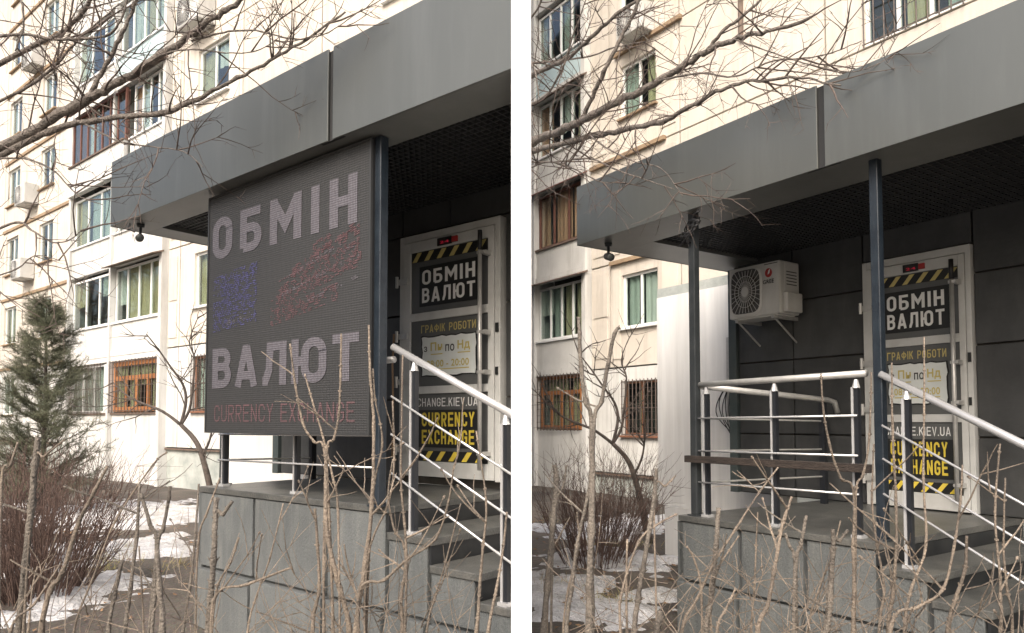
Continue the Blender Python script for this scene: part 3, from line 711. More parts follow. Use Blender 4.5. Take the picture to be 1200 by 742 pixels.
def porch(lot, u0, ue, w0, w1, zl, CL, label, treads, rise, n, joints, zj):
    t = thing('porch', label, 'porch', lot, (u0, w0, -1.7))
    ub = ue + treads*n + .9
    # core, then stone slabs on the front with recessed joints
    g = G(); g.prism(CL(rect(u0+.03, ue-.03, w0+.035, w1)), -1.75, zl-.05)
    for k in range(n):
        a = ue + treads*k; g.prism(CL(rect(a-.03 if k == 0 else a, a+treads, w0+.035, w1)), -1.75, zl-rise*(k+1)-.04)
    g.build('core', 'porch_joint', t)
    G().prism(CL(rect(u0-.012, ue+.012, w0-.012, w1)), zl-.045, zl).build('landing_slab', 'porch_top', t, bevel=.004)
    for i in range(len(joints)-1):
        a, b = joints[i], joints[i+1]
        for (z0, z1, pr) in ((zj+.012, zl-.052, 0), (-1.73, zj-.012, .035)):
            if a >= ue-.01:                    # beside the stair: slabs get lower
                k = int(round((a-ue)/treads)); z1 = min(z1, zl-rise*(k+1)-.048) if pr == 0 else min(z1, zl-rise*(k+1)-.048)
                if z1 - z0 < .03: continue
            P = CL(rect(a+.018, b-.018, w0-pr, w0+.034))
            if len(P) > 2: G().prism(P, z0, z1).build('stone_slab', 'porch_stone', t, bevel=.004)
    G().box(u0-.03, u0+.03, w0, w1, -1.73, zl-.052).build('stone_slab', 'porch_stone', t)
    for k in range(n+1):
        a = ue + treads*k; zt = zl - rise*k
        P = CL(rect(a-.012 if k == 0 else a-.005, a+.012, w0+.004, w1))
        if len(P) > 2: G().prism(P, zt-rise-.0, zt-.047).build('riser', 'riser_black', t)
        if k < n:
            P = CL(rect(a+.013, a+treads+.03, w0-.012, w1)); zz = zt-rise
            if len(P) > 2: G().prism(P, zz-.045, zz).build('tread', 'porch_top', t, bevel=.004)
    return t
pl = porch(LA, -5.82, -3.50, 3.09, 4.43, -.534, clipL, 'grey stone clad porch with dark steps under the LED sign', .38, .160, 6, [-5.85,-5.02,-4.12,-3.50,-3.12,-2.74,-2.36,-1.98], -1.19)
pr_ = porch(LB, -4.03, -2.43, 4.33, 6.34, -.735, noclip, 'grey stone clad porch with dark steps and open steel railing', .30, .140, 6, [-4.06,-3.46,-2.93,-2.43,-2.13,-1.83,-1.53,-1.23,-.93,-.63], -1.24)

def post(lot, u, w, z0, z1, s, material, label, group=None):
    t = thing('canopy_post', label, 'post', lot, (u, w, z0), group)
    G().box(u-s/2, u+s/2, w-s/2, w+s/2, z0+.012, z1).build('shaft', material, t, bevel=.006)
    G().box(u-s*.8, u+s*.8, w-s*.8, w+s*.8, z0, z0+.012).build('base_plate', material, t)
    return t
post(LA, -3.552, 3.065, -.534, 1.852, .066, 'post_paint', 'dark blue steel post at the right edge of the LED sign')
post(LA, -5.83, 3.30, -.534, 1.852, .06, 'post_grey', 'dark steel post below the left end of the LED sign')
post(LB, -2.46, 4.45, -.735, 1.67, .058, 'post_paint', 'dark blue steel post between the railed porch and the stairs')
post(LB, -3.925, 4.40, -.735, 1.67, .062, 'post_grey', 'dark grey steel post at the left corner of the railed porch')

# cable bundle tied round the left post on the right
cb = G(); rr = random.Random(3)
for k in range(9):
    a0 = rr.random()*6; P = []
    for i in range(9):
        tt = i/8; P.append((-3.915 + .15*(tt-.35) + .05*math.sin(a0+tt*7), 4.33 - .03*math.cos(a0+tt*6), 1.44 + .17*tt + .045*math.sin(a0*2+tt*8)))
    cb.tube(P, .006, 5)
tag(cb.build('cable_bundle', 'cable_black', lot=LB, smooth=True), 'black cable bundle tied to the top of the left porch post', 'cable')
cb = G()
for k in range(5):
    a0 = rr.random()*6; P = []
    for i in range(14):
        tt = i/13; P.append((-5.50 - .28*math.sin(math.pi*tt)*(.3+.17*k), 6.83, .55 - .75*tt + .04*math.sin(a0+tt*5)))
    cb.tube(P, .006, 5)
tag(cb.build('loose_cables', 'cable_black', lot=LB, smooth=True), 'loose black cables looping down the white wall beside dark cladding', 'cable')

# ------------------------------------------------------------------ railings
def landing_rail(lot, u0, u1, w0, wr, zl, hts, bal, label, rt=.026, drop=.09):
    t = thing('porch_railing', label, 'railing', lot, (u0, w0, zl))
    G().tube([(u0-.05, w0, hts[0]), (u1+.05, w0, hts[0]+.015)], rt*.88, 14).build('top_rail', 'steel_dull', t, smooth=True)
    for h in hts[1:]: G().tube([(u0-.03, w0-.03, h), (u1, w0-.03, h+.012)], .0075, 8).build('middle_rail', 'steel', t, smooth=True)
    for u in bal:
        b = G().box(u-.017, u+.017, w0-.012, w0+.022, zl+.02, hts[0]-.07).build('baluster', 'baluster_black', t)
        G().box(u-.026, u-.012, w0-.019, w0-.0125, zl+.02, hts[0]-.07).build('lit_edge', 'steel', b)  # bright strip for the sunlit left side of the baluster
        G().box(u-.035, u+.035, w0-.035, w0+.035, zl, zl+.02).build('foot_plate', 'steel', b); G().tube([(u, w0, hts[0]-.075), (u, w0, hts[0]-.02)], [.026, .012], 8).build('bracket', 'steel', b)
    # return along the side, dropping to its own leg at the wall
    G().tube([(u0-.03, w0, hts[0]-.01), (u0, wr-.12, hts[0]-drop), (u0+.02, wr-.03, hts[0]-drop-.02), (u0+.03, wr, hts[0]-drop-.12)], rt*.95, 12).build('return_rail', 'steel_dull', t, smooth=True)
    G().box(u0-.02, u0+.03, wr-.22, wr-.17, zl, hts[0]-drop-.03).build('baluster', 'baluster_black', t)
    for h in hts[1:]: G().tube([(u0, w0, h), (u0, wr-.2, h-.02)], .008, 6).build('middle_rail', 'steel_dull', t)
    return t
landing_rail(LB, -3.86, -2.58, 4.42, 6.20, -.735, (.295, .03, -.225, -.47), (-3.83, -3.21, -2.60), 'stainless steel railing with black balusters along the open porch front')
landing_rail(LA, -5.70, -3.64, 3.22, 4.30, -.534, (.40, .15, -.10, -.315), (-5.68, -4.66, -3.72), 'stainless steel railing mostly hidden behind the LED sign')
bm_ = G().box(-3.98, -2.47, 4.325, 4.375, -.315, -.262).build('wooden_beam', 'old_beam', lot=LB, bevel=.004)
tag(bm_, 'weathered dark brown beam tied across the porch railing', 'beam')

def stair_rail(lot, u0, w0, zs, slope, L, zl, treads, rise, bal, label, ue, CLx=None):
    t = thing('stair_railing', label, 'railing', lot, (u0, w0, zl))
    def z(u, h): return h - slope*(u-u0)
    u1 = u0+L
    G().tube([(u0, w0, zs[0]), (u1, w0, z(u1, zs[0]))], .023, 14).build('hand_rail', 'steel', t, smooth=True)
    for h in zs[1:]: G().tube([(u0+.02, w0-.03, h), (u1, w0-.03, z(u1, h))], .0075, 8).build('middle_rail', 'steel', t, smooth=True)
    for u in bal:
        k = int((u-ue)/treads); zb = zl - rise*(k+1); zt = z(u, zs[0])-.07
        b = G().box(u-.017, u+.017, w0-.012, w0+.022, zb+.02, zt).build('baluster', 'baluster_black', t)
        G().box(u-.026, u-.010, w0-.019, w0-.0125, zb+.02, zt).build('lit_edge', 'steel', b)  # sunlit side of the baluster put in as a bright strip
        G().box(u-.035, u+.035, w0-.035, w0+.035, zb, zb+.02).build('foot_plate', 'steel', b); G().tube([(u, w0, zt-.005), (u, w0, zt+.05)], [.026, .012], 8).build('bracket', 'steel', b)
    return t
stair_rail(LA, -3.50, 3.13, (.485, .165, -.075, -.32), .450, 1.02, -.534, .38, .16, (-3.30, -2.56), 'stainless steel stair railing to the right of the LED sign', -3.50)
stair_rail(LB, -2.44, 4.42, (.300, -.02, -.225, -.44), .545, 1.6, -.735, .30, .14, (-2.28, -1.62), 'stainless steel stair railing descending right from the railed porch', -2.43)

# ------------------------------------------------------------------ doors
def door(lot, u0, u1, z0, z1, w, label, bar):
    t = thing('entrance_door', label, 'door', lot, ((u0+u1)/2, w, z0))
    W = u1-u0; Hh = z1-z0
    U = lambda f: u0+W*f
    Z = lambda f: z1-Hh*f
    f0, f1 = w-.045, w+.02                     # leaf front / back
    G().box(U(0), U(.045), f0, w+.04, z0, z1).box(U(.955), U(1), f0, w+.04, z0, z1).box(U(.045), U(.962), f0, w+.04, Z(.03), z1).build('door_frame', 'door_white', t, bevel=.004)
    lf = G().box(U(.05), U(.125), f0-.012, f1, Z(.995), Z(.033)).box(U(.90), U(.952), f0-.012, f1, Z(.995), Z(.033))
    for a, b in ((.033,.075),(.33,.362),(.632,.662),(.935,.995)): lf.box(U(.125), U(.90), f0-.012, f1, Z(b), Z(a))
    leaf = lf.build('door_leaf', 'door_white', t, bevel=.003)
    pw_ = f0+.006
    for a, b in ((.075,.33),(.362,.632),(.662,.935)):
        G().box(U(.12), U(.905), pw_, f1-.01, Z(b)-.004, Z(a)+.004).build('door_panel', 'door_panel', leaf)
    w_ = pw_-.002
    def stripes(a, b, gold):
        G().box(U(.13), U(.895), w_-.003, w_, Z(b), Z(a)).build('warning_strip', 'plate_black', leaf)
        n = 6; q = (U(.895)-U(.13))/n; dx = (Z(a)-Z(b))*.75
        for i in range(n):
            x = U(.13)+q*i+.01
            G().extr([(x, Z(b)+.003), (x+q*.36, Z(b)+.003), (min(x+q*.36+dx, U(.894)), Z(a)-.003), (min(x+dx, U(.894)), Z(a)-.003)], w_-.006, w_-.0032).build('yellow_stripe', gold, leaf)
    stripes(.078, .118, 'print_gold'); stripes(.892, .932, 'stripe_yellow')
    G().box(U(.215), U(.825), w_-.003, w_, Z(.305), Z(.14)).build('sign_plate', 'plate_black', leaf)
    signtext('ОБМІН', U(.245), U(.775), Z(.216), Z(.156), w_-.004, 'print_white', leaf)
    signtext('ВАЛЮТ', U(.245), U(.775), Z(.290), Z(.230), w_-.004, 'print_white', leaf)
    signtext('ГРАФІК РОБОТИ', U(.235), U(.78), Z(.414), Z(.382), w_-.001, 'print_gold', leaf, .14)
    # torn-edge notice
    rr = random.Random(9); P = []
    for i in range(12): P.append((U(.25+.53*i/12)+rr.uniform(-.006,.006), Z(.588)+rr.uniform(-.006,.006)))
    for i in range(8): P.append((U(.78)+rr.uniform(-.008,.008), Z(.588-.155*i/8)+rr.uniform(-.004,.004)))
    for i in range(12): P.append((U(.78-.56*i/12)+rr.uniform(-.006,.006), Z(.433)+rr.uniform(-.006,.006)))
    for i in range(8): P.append((U(.25)+rr.uniform(-.008,.008), Z(.433+.155*i/8)+rr.uniform(-.004,.004)))
    n2 = G().extr([(U(.5)+(p[0]-U(.5))*1.05, Z(.51)+(p[1]-Z(.51))*1.07) for p in P], w_-.002, w_).build('notice_border', 'plate_black', leaf)
    n1 = G().extr(P, w_-.005, w_-.0025).build('notice', 'paper', leaf)
    text('з', U(.27), U(.305), Z(.492), Z(.470), w_-.006, 'print_dark', leaf, bold=.015)
    text('Пн', U(.34), U(.46), Z(.490), Z(.456), w_-.006, 'print_pale', leaf, bold=.02)
    text('по', U(.49), U(.58), Z(.496), Z(.468), w_-.006, 'print_dark', leaf, bold=.015)
    text('Нд', U(.61), U(.73), Z(.497), Z(.456), w_-.006, 'print_pale', leaf, bold=.02)
    for a, b in ((.34,.46),(.61,.73)): G().box(U(a), U(b), w_-.007, w_-.0055, Z(.506), Z(.502)).build('underline', 'print_pale', leaf)
    text('08:00 - 20:00', U(.30), U(.72), Z(.556), Z(.528), w_-.006, 'print_pale', leaf, bold=.015)
    G().box(U(.30), U(.72), w_-.007, w_-.0055, Z(.567), Z(.563)).build('underline', 'print_pale', leaf)
    signtext('CHANGE.KIEV.UA', U(.20), U(.80), Z(.714), Z(.680), w_-.001, 'print_white', leaf, .12)
    G().box(U(.205), U(.825), w_-.003, w_, Z(.878), Z(.728)).build('sign_plate', 'plate_black', leaf)
    signtext('CURRENCY', U(.25), U(.77), Z(.794), Z(.738), w_-.004, 'print_yellow', leaf)
    signtext('EXCHANGE', U(.25), U(.77), Z(.864), Z(.808), w_-.004, 'print_yellow', leaf)
    # little display on the top rail
    wq = f0-.014
    G().box(U(.42), U(.56), wq-.012, wq, Z(.070), Z(.040)).build('small_display', 'plate_black', leaf)
    G().box(U(.565), U(.62), wq-.012, wq, Z(.066), Z(.044)).build('small_display', 'logo_red', leaf)
    text('24', U(.45), U(.54), Z(.064), Z(.054), wq-.012, 'lamp_red', leaf, name='red_digits')
    # pull bar with brackets, hinges, lock
    pb = G().tube([(U(bar), f0-.09, Z(.955)), (U(bar), f0-.09, Z(.13))], .017, 12).build('pull_bar', 'steel_dull', t, smooth=True)
    G().tube([(U(bar), f0-.09, Z(.129)), (U(bar), f0-.09, Z(.055))], .0185, 12).build('grip_sleeve', 'cable_black', pb, smooth=True)
    for z in (.14, .44, .59, .895):
        G().box(U(bar)-.02, U(.93), f0-.105, f0-.075, Z(z)-.012, Z(z)+.012).box(U(.93)-.03, U(.93), f0-.08, f0-.013, Z(z)-.018, Z(z)+.018).build('bar_bracket', 'steel_dull', pb)
    for z in (.19, .42, .61, .89):
        G().box(U(-.03), U(.10), f0-.022, f0-.012, Z(z)-.025, Z(z)+.025).tube([(U(-.005), f0-.03, Z(z)-.05), (U(-.005), f0-.03, Z(z)+.05)], .014, 8).build('hinge', 'steel_dull', t)
    G().box(U(.965), U(.99), f0-.012, f0, Z(.44), Z(.405)).build('lock_plate', 'plate_black', t)
    G().box(U(.965), U(.985), f0-.012, f0, Z(.60), Z(.57)).build('lock_plate', 'plate_black', t)
    return t
door(LA, -4.775, -3.615, -.47, 1.64, 4.39, 'white framed door with yellow currency lettering beside the LED sign', .885)
door(LB, -3.60, -2.70, -.732, 1.435, 6.30, 'white framed door with yellow currency lettering behind the blue post', .885)
tc_ = G(); tc_.tube([(-4.80, 4.30, .78), (-4.805, 4.29, .5), (-4.80, 4.30, .1), (-4.81, 4.30, -.3)], .009, 6)
tag(tc_.build('hanging_cord', 'cable_tan', lot=LA, smooth=True), 'tan cord hanging from the hinge of the left door', 'cord')

# ------------------------------------------------------------------ LED sign
def led_sign():
    u0, u1, z0, z1, w0 = -5.60, -3.575, -.085, 1.835, 3.00
    t = thing('led_sign', 'large dark LED sign board with dim pinkish Cyrillic lettering under the canopy', 'sign', LA, ((u0+u1)/2, w0, z0))
    W = u1-u0; Hh = z1-z0
    G().box(u0, u1, w0+.012, w0+.13, z0, z1).build('cabinet', 'cable_black', t, bevel=.004)
    fw = .014
    G().box(u0-.004, u0+fw, w0-.006, w0+.011, z0, z1).box(u1-fw, u1+.004, w0-.006, w0+.011, z0, z1).box(u0+fw, u1-fw, w0-.006, w0+.011, z0, z0+fw).box(u0+fw, u1-fw, w0-.006, w0+.011, z1-fw, z1).build('edge_trim', 'grille_metal', t)
    nu, nz = 6, 12
    for i in range(nu):
        for k in range(nz):
            a = u0+fw+(W-2*fw)*i/nu; b = u0+fw+(W-2*fw)*(i+1)/nu; c = z0+fw+(Hh-2*fw)*k/nz; d = z0+fw+(Hh-2*fw)*(k+1)/nz
            G().box(a+.0002, b-.0002, w0, w0+.011, c+.0002, d-.0002).build('led_module', 'led_face', t)
    U = lambda f: u0+W*f
    Z = lambda f: z1-Hh*f
    signtext('ОБМІН', U(.035), U(.935), Z(.275), Z(.10), w0-.001, 'led_pink', t, .205, .64, .24)
    signtext('ВАЛЮТ', U(.05), U(.95), Z(.815), Z(.65), w0-.001, 'led_pink', t, .205, .66, .14)
    signtext('CURRENCY EXCHANGE', U(.07), U(.93), Z(.955), Z(.885), w0-.001, 'led_red', t, .10)
    # half-scanned rate lines: scattered lit diodes
    rr = random.Random(21); px = .0135
    def dots(name, rows, material, dens):
        g = G()
        for (a, b, c, d, sl_) in rows:
            n = int((U(b)-U(a))/px); m2 = int((Z(c)-Z(d))/px)
            for i in range(n):
                for k in range(m2):
                    q = noise.noise((i*.21+a*40, k*.34+c*50, 2)) 
                    if rr.random() < dens*(.55+1.3*q):
                        x = U(a)+px*i; y = Z(d)+px*k + sl_*i*px
                        g.box(x, x+px*.9, w0-.0035, w0-.0012, y, y+px*.6)
        o = g.build(name, material, t); o.o['kind'] = 'stuff'; return o
    dots('lit_pixels', [(.05,.36,.34,.58,.06),(.10,.30,.36,.52,.06)], 'led_blue', .55)
    dots('lit_pixels', [(.70,.80,.30,.36,.2),(.58,.95,.37,.41,.25),(.50,.95,.41,.48,.2),(.45,.96,.475,.53,.2),(.45,.84,.52,.59,.15),(.70,.92,.335,.36,.3)], 'led_red', .75)
    dots('lit_pixels', [(.55,.86,.40,.42,.25),(.50,.95,.47,.485,.2),(.66,.95,.51,.525,.2),(.86,.92,.35,.37,.2),(.14,.30,.535,.56,.1)], 'led_pink', .6)
    return t
led_sign()

# ------------------------------------------------------------------ security cameras under the canopy corners
def seccam(lot, u, w, z, label):
    t = thing('security_camera', label, 'camera', lot, (u, w, z))
    G().tube([(u,w,z),(u,w,z-.03)], [.036,.032], 14).build('mount', 'post_grey', t, smooth=True)
    G().tube([(u,w,z-.03),(u+.01,w-.01,z-.11)], .013, 8).build('arm', 'post_grey', t)
    b = G().tube([(u-.05,w+.02,z-.10),(u-.03,w+.01,z-.115),(u+.09,w-.05,z-.155),(u+.10,w-.055,z-.158)], [.024,.034,.036,.030], 14).build('housing', 'ac_dark', t, smooth=True)
    G().tube([(u+.098,w-.054,z-.157),(u+.104,w-.057,z-.159)], .024, 14).build('lens', 'window_glass', b)
seccam(LA, -6.90, 3.03, 1.853, 'small dark security camera under the corner of the LED entrance canopy')
seccam(LB, -5.02, 4.47, 1.668, 'small dark security camera under the corner of the right canopy')
tag(G().tube([LA.local(at(152,262,6.55)), LA.local(at(150,268,6.5)), LA.local(at(158,272,6.5))], .008, 5).build('camera_cable', 'cable_black', lot=LA), 'short black cable beside the left security camera', 'cable')

# ------------------------------------------------------------------ plants
def smooth_path(pts, n=4):
    P = [Vector(p) for p in pts]; out = []
    if len(P) < 3: return P
    for i in range(len(P)-1):
        p0 = P[max(i-1,0)]; p1 = P[i]; p2 = P[i+1]; p3 = P[min(i+2,len(P)-1)]
        for k in range(n):
            t = k/n; out.append(.5*((2*p1) + (p2-p0)*t + (2*p0-5*p1+4*p2-p3)*t*t + (3*p1-p0-3*p2+p3)*t**3))
    out.append(P[-1]); return out
def rvec(r): 
    while True:
        v = Vector((r.uniform(-1,1), r.uniform(-1,1), r.uniform(-1,1)))
        if .05 < v.length < 1: return v.normalized()
def wander(r, p, d, L, n, kink, up=0.0):
    pts = [p.copy()]; d = d.normalized()
    for i in range(n):
        d = (d + rvec(r)*kink + Vector((0,0,up))).normalized(); p = p + d*(L/n); pts.append(p.copy())
    return pts
def sprout(r, g, path, r0, level, cfg):
    # twigs growing from a limb; each level thinner and shorter
    tot = sum((path[i+1]-path[i]).length for i in range(len(path)-1))
    n = int(tot*cfg['density'][level]) + r.choice((0,1))
    for _ in range(n):
        f = r.uniform(cfg['start'][level], 1.0); idx = min(int(f*(len(path)-1)), len(path)-2)
        a = path[idx].lerp(path[idx+1], f*(len(path)-1)-idx); tan = (path[idx+1]-path[idx]).normalized()
        side = rvec(r); side = (side - tan*side.dot(tan)); side.y *= cfg.get('flat', .5)
        if side.length < .1: continue
        d = (tan*r.uniform(.35,1.0) + side.normalized()*r.uniform(.5,1.1)).normalized()
        L = cfg['len'][level]*r.uniform(.35,1.15)*(1.15-.5*f); rad = min(cfg['rad'][level]*r.uniform(.7,1.2), r0*.8)
        m = 5 if level == 0 else (4 if level == 1 else 3)
        P = wander(r, a, d, L, m, cfg['kink'], cfg.get('up', 0))
        g.tube(P, [rad*(1-.72*i/m) for i in range(m+1)], 5 if level == 0 else 3, cap=False)
        if level+1 < len(cfg['len']): sprout(r, g, P, rad, level+1, cfg)

def overhang_tree(name, label, trunk, trunk_r, limbs, seed, cfg):
    r = random.Random(seed); base = trunk[0]
    t = thing(name, label, 'tree', LW, LW.local(base))
    P = smooth_path(trunk, 5); n = len(P)
    G_ = G(); G_.tube([LW.local(p) for p in P], [trunk_r*(1-.35*i/(n-1)) for i in range(n)], 10); G_.build('trunk', 'bark_grey', t, smooth=True)
    tw = G()
    for (pts, ra, rb) in limbs:
        P = smooth_path([at(*q) for q in pts], 6)
        P = [p + rvec(r)*ra*.30 if 0 < i < len(P)-1 else p for i, p in enumerate(P)]
        n = len(P); g = G(); g.tube([LW.local(p) for p in P], [(ra+(rb-ra)*i/(n-1))*r.uniform(.88,1.12)*(1.18 if i % 7 == 3 else 1) for i in range(n)], 9)
        g.build('limb', 'bark_grey', t, smooth=True)
        sprout(r, tw, P, ra, 0, cfg)
    tw.v = [(v[0], v[1], v[2]-EYE) for v in tw.v]
    o = tw.build('crown', 'twig_brown', t); return t
CFG = dict(density=[4.8, 7.0, 8.0], start=[.05,.15,.2], len=[.75,.36,.17], rad=[.0070,.0036,.0023], kink=.17, flat=.6, up=.015)
limbsL = [
 ([(-90,225,5.4),(14,166,5.2),(60,141,5.1),(100,117,5.0),(125,104,5.0),(170,78,4.9),(215,47,4.8),(250,22,4.7),(275,5,4.7),(320,-22,4.6)], .044, .016),
 ([(-90,228,5.4),(20,172,5.2),(70,149,5.1),(120,140,5.0),(185,133,4.9),(225,120,4.8),(262,99,4.7),(310,76,4.6),(350,52,4.5),(405,14,4.4)], .030, .007),
 ([(104,113,5.0),(118,88,5.0),(130,65,4.95),(143,38,4.9),(155,12,4.9),(168,-20,4.8)], .019, .013),
 ([(-80,110,5.9),(14,68,5.6),(45,51,5.5),(75,37,5.4),(97,14,5.3),(112,-10,5.2)], .026, .015),
 ([(-80,60,5.6),(14,41,5.3),(60,46,5.2),(100,45,5.1),(127,41,5.0),(143,20,4.9),(150,-6,4.9)], .015, .007),
 ([(-70,150,5.8),(14,112,5.5),(55,86,5.4),(78,62,5.3),(98,40,5.2),(140,5,5.1)], .015, .006),
 ([(-60,300,5.2),(14,262,5.0),(40,272,4.9),(62,284,4.9),(82,281,4.8),(95,270,4.8)], .012, .003),
 ([(225,48,4.8),(262,38,4.7),(300,36,4.6),(345,46,4.5),(385,38,4.4),(425,10,4.3)], .009, .003),
 ([(160,84,4.9),(190,64,4.8),(225,58,4.7),(265,62,4.6),(300,60,4.5),(330,42,4.4)], .008, .003),
 ([(100,146,5.0),(140,166,4.9),(180,172,4.8),(215,178,4.7),(238,196,4.65)], .008, .003),
 ([(-60,200,5.0),(14,185,4.9),(60,198,4.8),(90,228,4.75),(120,240,4.7)], .010, .003),
 ([(-60,20,5.2),(14,-5,5.0),(28,25,5.0),(18,60,5.0)], .012, .006),
 ([(-60,340,5.4),(14,318,5.2),(40,300,5.1),(70,305,5.0)], .008, .003),
]
tb = at(-120, 500, 5.6); 
limbsL = [(p_, a_*.85, b_*.85) for p_, a_, b_ in limbsL]
overhang_tree('bare_tree', 'bare tree reaching in from the left edge over the LED entrance', [Vector((tb.x, tb.y, -.05)), Vector((tb.x+.05, tb.y, 1.4)), Vector((tb.x+.1, tb.y-.1, 2.7)), at(-95,226,5.4), at(-88,110,5.7), at(-85,50,5.7), at(-70,-60,5.6)], .13, limbsL, 11, CFG)
limbsR = [
 ([(613,172,8.0),(640,160,7.3),(668,148,6.6),(700,131,6.1),(750,106,5.7),(800,78,5.4),(830,59,5.2),(865,45,5.0),(905,35,4.8),(950,20,4.6)], .044, .009),
 ([(613,182,8.0),(640,173,7.2),(690,161,6.4),(735,152,5.9),(775,143,5.5),(812,124,5.2),(845,105,5.0),(890,94,4.8),(940,92,4.6),(985,100,4.4)], .030, .005),
 ([(680,143,6.4),(697,108,6.2),(713,74,6.0),(730,40,5.9),(745,10,5.8),(756,-20,5.7)], .020, .013),
 ([(613,95,8.2),(640,80,7.6),(665,68,7.0),(692,45,6.5),(722,18,6.2),(770,-12,6.0)], .026, .012),
 ([(614,75,8.2),(650,72,7.4),(690,66,6.8),(720,56,6.4),(760,48,6.0)], .012, .004),
 ([(614,125,8.0),(640,112,7.4),(660,78,7.0),(672,40,6.8),(690,-8,6.6)], .014, .005),
 ([(828,60,5.2),(848,36,5.1),(872,18,5.0),(900,-8,4.9)], .014, .008),
 ([(775,94,5.5),(820,86,5.2),(860,90,5.0),(905,72,4.8),(960,66,4.6),(1010,48,4.4)], .008, .003),
 ([(615,190,7.6),(650,190,6.4),(690,186,5.8),(725,200,5.4),(760,212,5.2),(790,222,5.1)], .009, .003),
 ([(616,200,7.6),(640,190,6.2),(668,196,5.6),(700,212,5.3),(722,214,5.2)], .008, .003),
 ([(690,158,6.3),(715,176,5.8),(745,190,5.5),(775,198,5.3),(800,230,5.15)], .008, .003),
 ([(614,30,8.2),(630,10,7.6),(640,-15,7.4)], .014, .008),
 ([(614,62,8.2),(626,82,7.6),(632,115,7.4)], .012, .006),
 ([(860,46,5.0),(900,60,4.8),(950,76,4.6),(1000,84,4.4),(1040,70,4.3)], .006, .002),
]
overhang_tree('bare_tree', 'bare tree reaching over the railed porch from beside the white partition', [Vector((.155,8.0,-.05)), Vector((.153,8.0,2.0)), at(613.5,172,8.0), at(614.5,95,8.1), at(614.5,20,8.2), at(616,-60,8.2)], .055, limbsR, 23, CFG)

# cut shrubs in the foreground: every stem a part
def at_wall(Q): return (Q[0].x > 0 and min(p.x for p in Q) < .12) or (Q[0].x < 0 and max(p.x for p in Q) > -.04)   # twigs stop short of the partition
def stem(parent, pts, ra, rb, material, r, shoots=3, knob=True, g2=None, sl_=.30):
    P = smooth_path(pts, 5); n = len(P)
    P = [p + rvec(r)*ra*.10 if 0 < i < n-1 else p for i, p in enumerate(P)]
    g = G(); rad = []
    for i in range(n):
        k = ra + (rb-ra)*i/(n-1)
        k *= r.uniform(.93,1.07)
        if i % 5 == 0 and 0 < i < n-1: k *= 1.3          # nodes
        rad.append(k)
    if knob: rad[-1] = rb*1.05
    g.tube([LW.local(p) for p in P], rad, 8)
    for i in range(5, n-1, 3):                 # pairs of buds
        tg = (P[i+1]-P[i]).normalized(); sd = tg.cross(rvec(r)); sd = sd.normalized() if sd.length > .1 else Vector((1,0,0))
        for sgn in (-1, 1):
            q = P[i]+sd*sgn*rad[i]*.8; e = q+(sd*sgn*.6+tg).normalized()*max(.009, rad[i]*1.3)
            g.tube([LW.local(q), LW.local(q.lerp(e,.5)), LW.local(e)], [.0025,.0034,.0006], 5, cap=False)
    o = g.build('stem', material, parent, smooth=True)
    s = G(); any_ = False
    for _ in range(shoots):
        i = r.randrange(max(1, n//4), n-1); d = Vector((r.uniform(-1,1), r.uniform(-.5,.5), r.uniform(.25,1.1)))
        Q = wander(r, P[i], d, sl_*r.uniform(.4,1.2), 5, .10, .03); q0 = min(ra*.55, .0055)
        if at_wall(Q): continue
        s.tube([LW.local(p) for p in Q], [q0*(1-.5*k/5) for k in range(6)], 5); any_ = True
        if r.random() < .6: s.tube([LW.local(Q[-1]), LW.local(Q[-1]+(Q[-1]-Q[-2]).normalized()*.012)], [.006,.004], 5)
        for _k in range(r.choice((0,1,2))):
            j = r.randrange(1, 5); d2 = (Q[j+1 if j < 5 else j]-Q[j-1]).normalized() + rvec(r)*.8
            Q2 = wander(r, Q[j], d2, .14*r.uniform(.5,1.4), 3, .18, .02)
            s.tube([LW.local(p) for p in Q2], [.0028,.0024,.002,.0013], 4, cap=False)
    if any_: s.build('side_shoots', material, o).o['kind'] = 'stuff'
    return o
def shrub(label, stems, seed, group, fill=0):
    r = random.Random(seed); p = at(stems[0][0][0][0], 742, stems[0][0][0][2]); base = Vector((p.x, p.y, 0))
    t = thing('cut_shrub', label, 'shrub', LW, LW.local(base), group)
    for (pts, wpx, wtop, mt, sh) in stems:
        Y = pts[0][2]; P = [at(*q) for q in pts]; b = P[0]; d = (P[0]-P[1])
        foot = Vector((b.x + (b.z/max(.2,d.z and -d.z or .2))*d.x*.25, b.y, -.03))
        foot = Vector((b.x + .35*(base.x-b.x), b.y + .35*(base.y-b.y), -.03))
        mid = b.lerp(foot, .5) + rvec(r)*.02
        stem(t, [foot, mid]+P, wpx*Y/FPX/2*.92, wtop*Y/FPX/2*.82, mt, r, sh)
    if fill:
        g = G(); Y0 = stems[0][0][0][2]
        for _ in range(fill):
            q = r.choice(stems)[0]; a = at(*q[0]); p0 = Vector((a.x + r.uniform(-.25,.25), a.y+r.uniform(-.2,.2), r.uniform(.35,.95)))
            d = Vector((r.uniform(-1,1), r.uniform(-.6,.6), r.uniform(.1,1.2))); Q = wander(r, p0, d, r.uniform(.2,.6), 6, .13, .02)
            if at_wall(Q): continue
            g.tube([LW.local(x) for x in Q], [.0025*(1-.6*k/6) for k in range(7)], 4, cap=False)
            if r.random() < .7:
                Q2 = wander(r, Q[3], (Q[4]-Q[3]).normalized()+rvec(r)*.9, r.uniform(.12,.3), 4, .2); g.tube([LW.local(x) for x in Q2], [.0028,.0024,.002,.0016,.0012], 4, cap=False)
        g.build('thin_twigs', 'shoot_tan', t).o['kind'] = 'stuff'
    return t
T_, GY = 'shoot_tan', 'shoot_grey'
sg = 'cut shrubs in front of the left entrance'
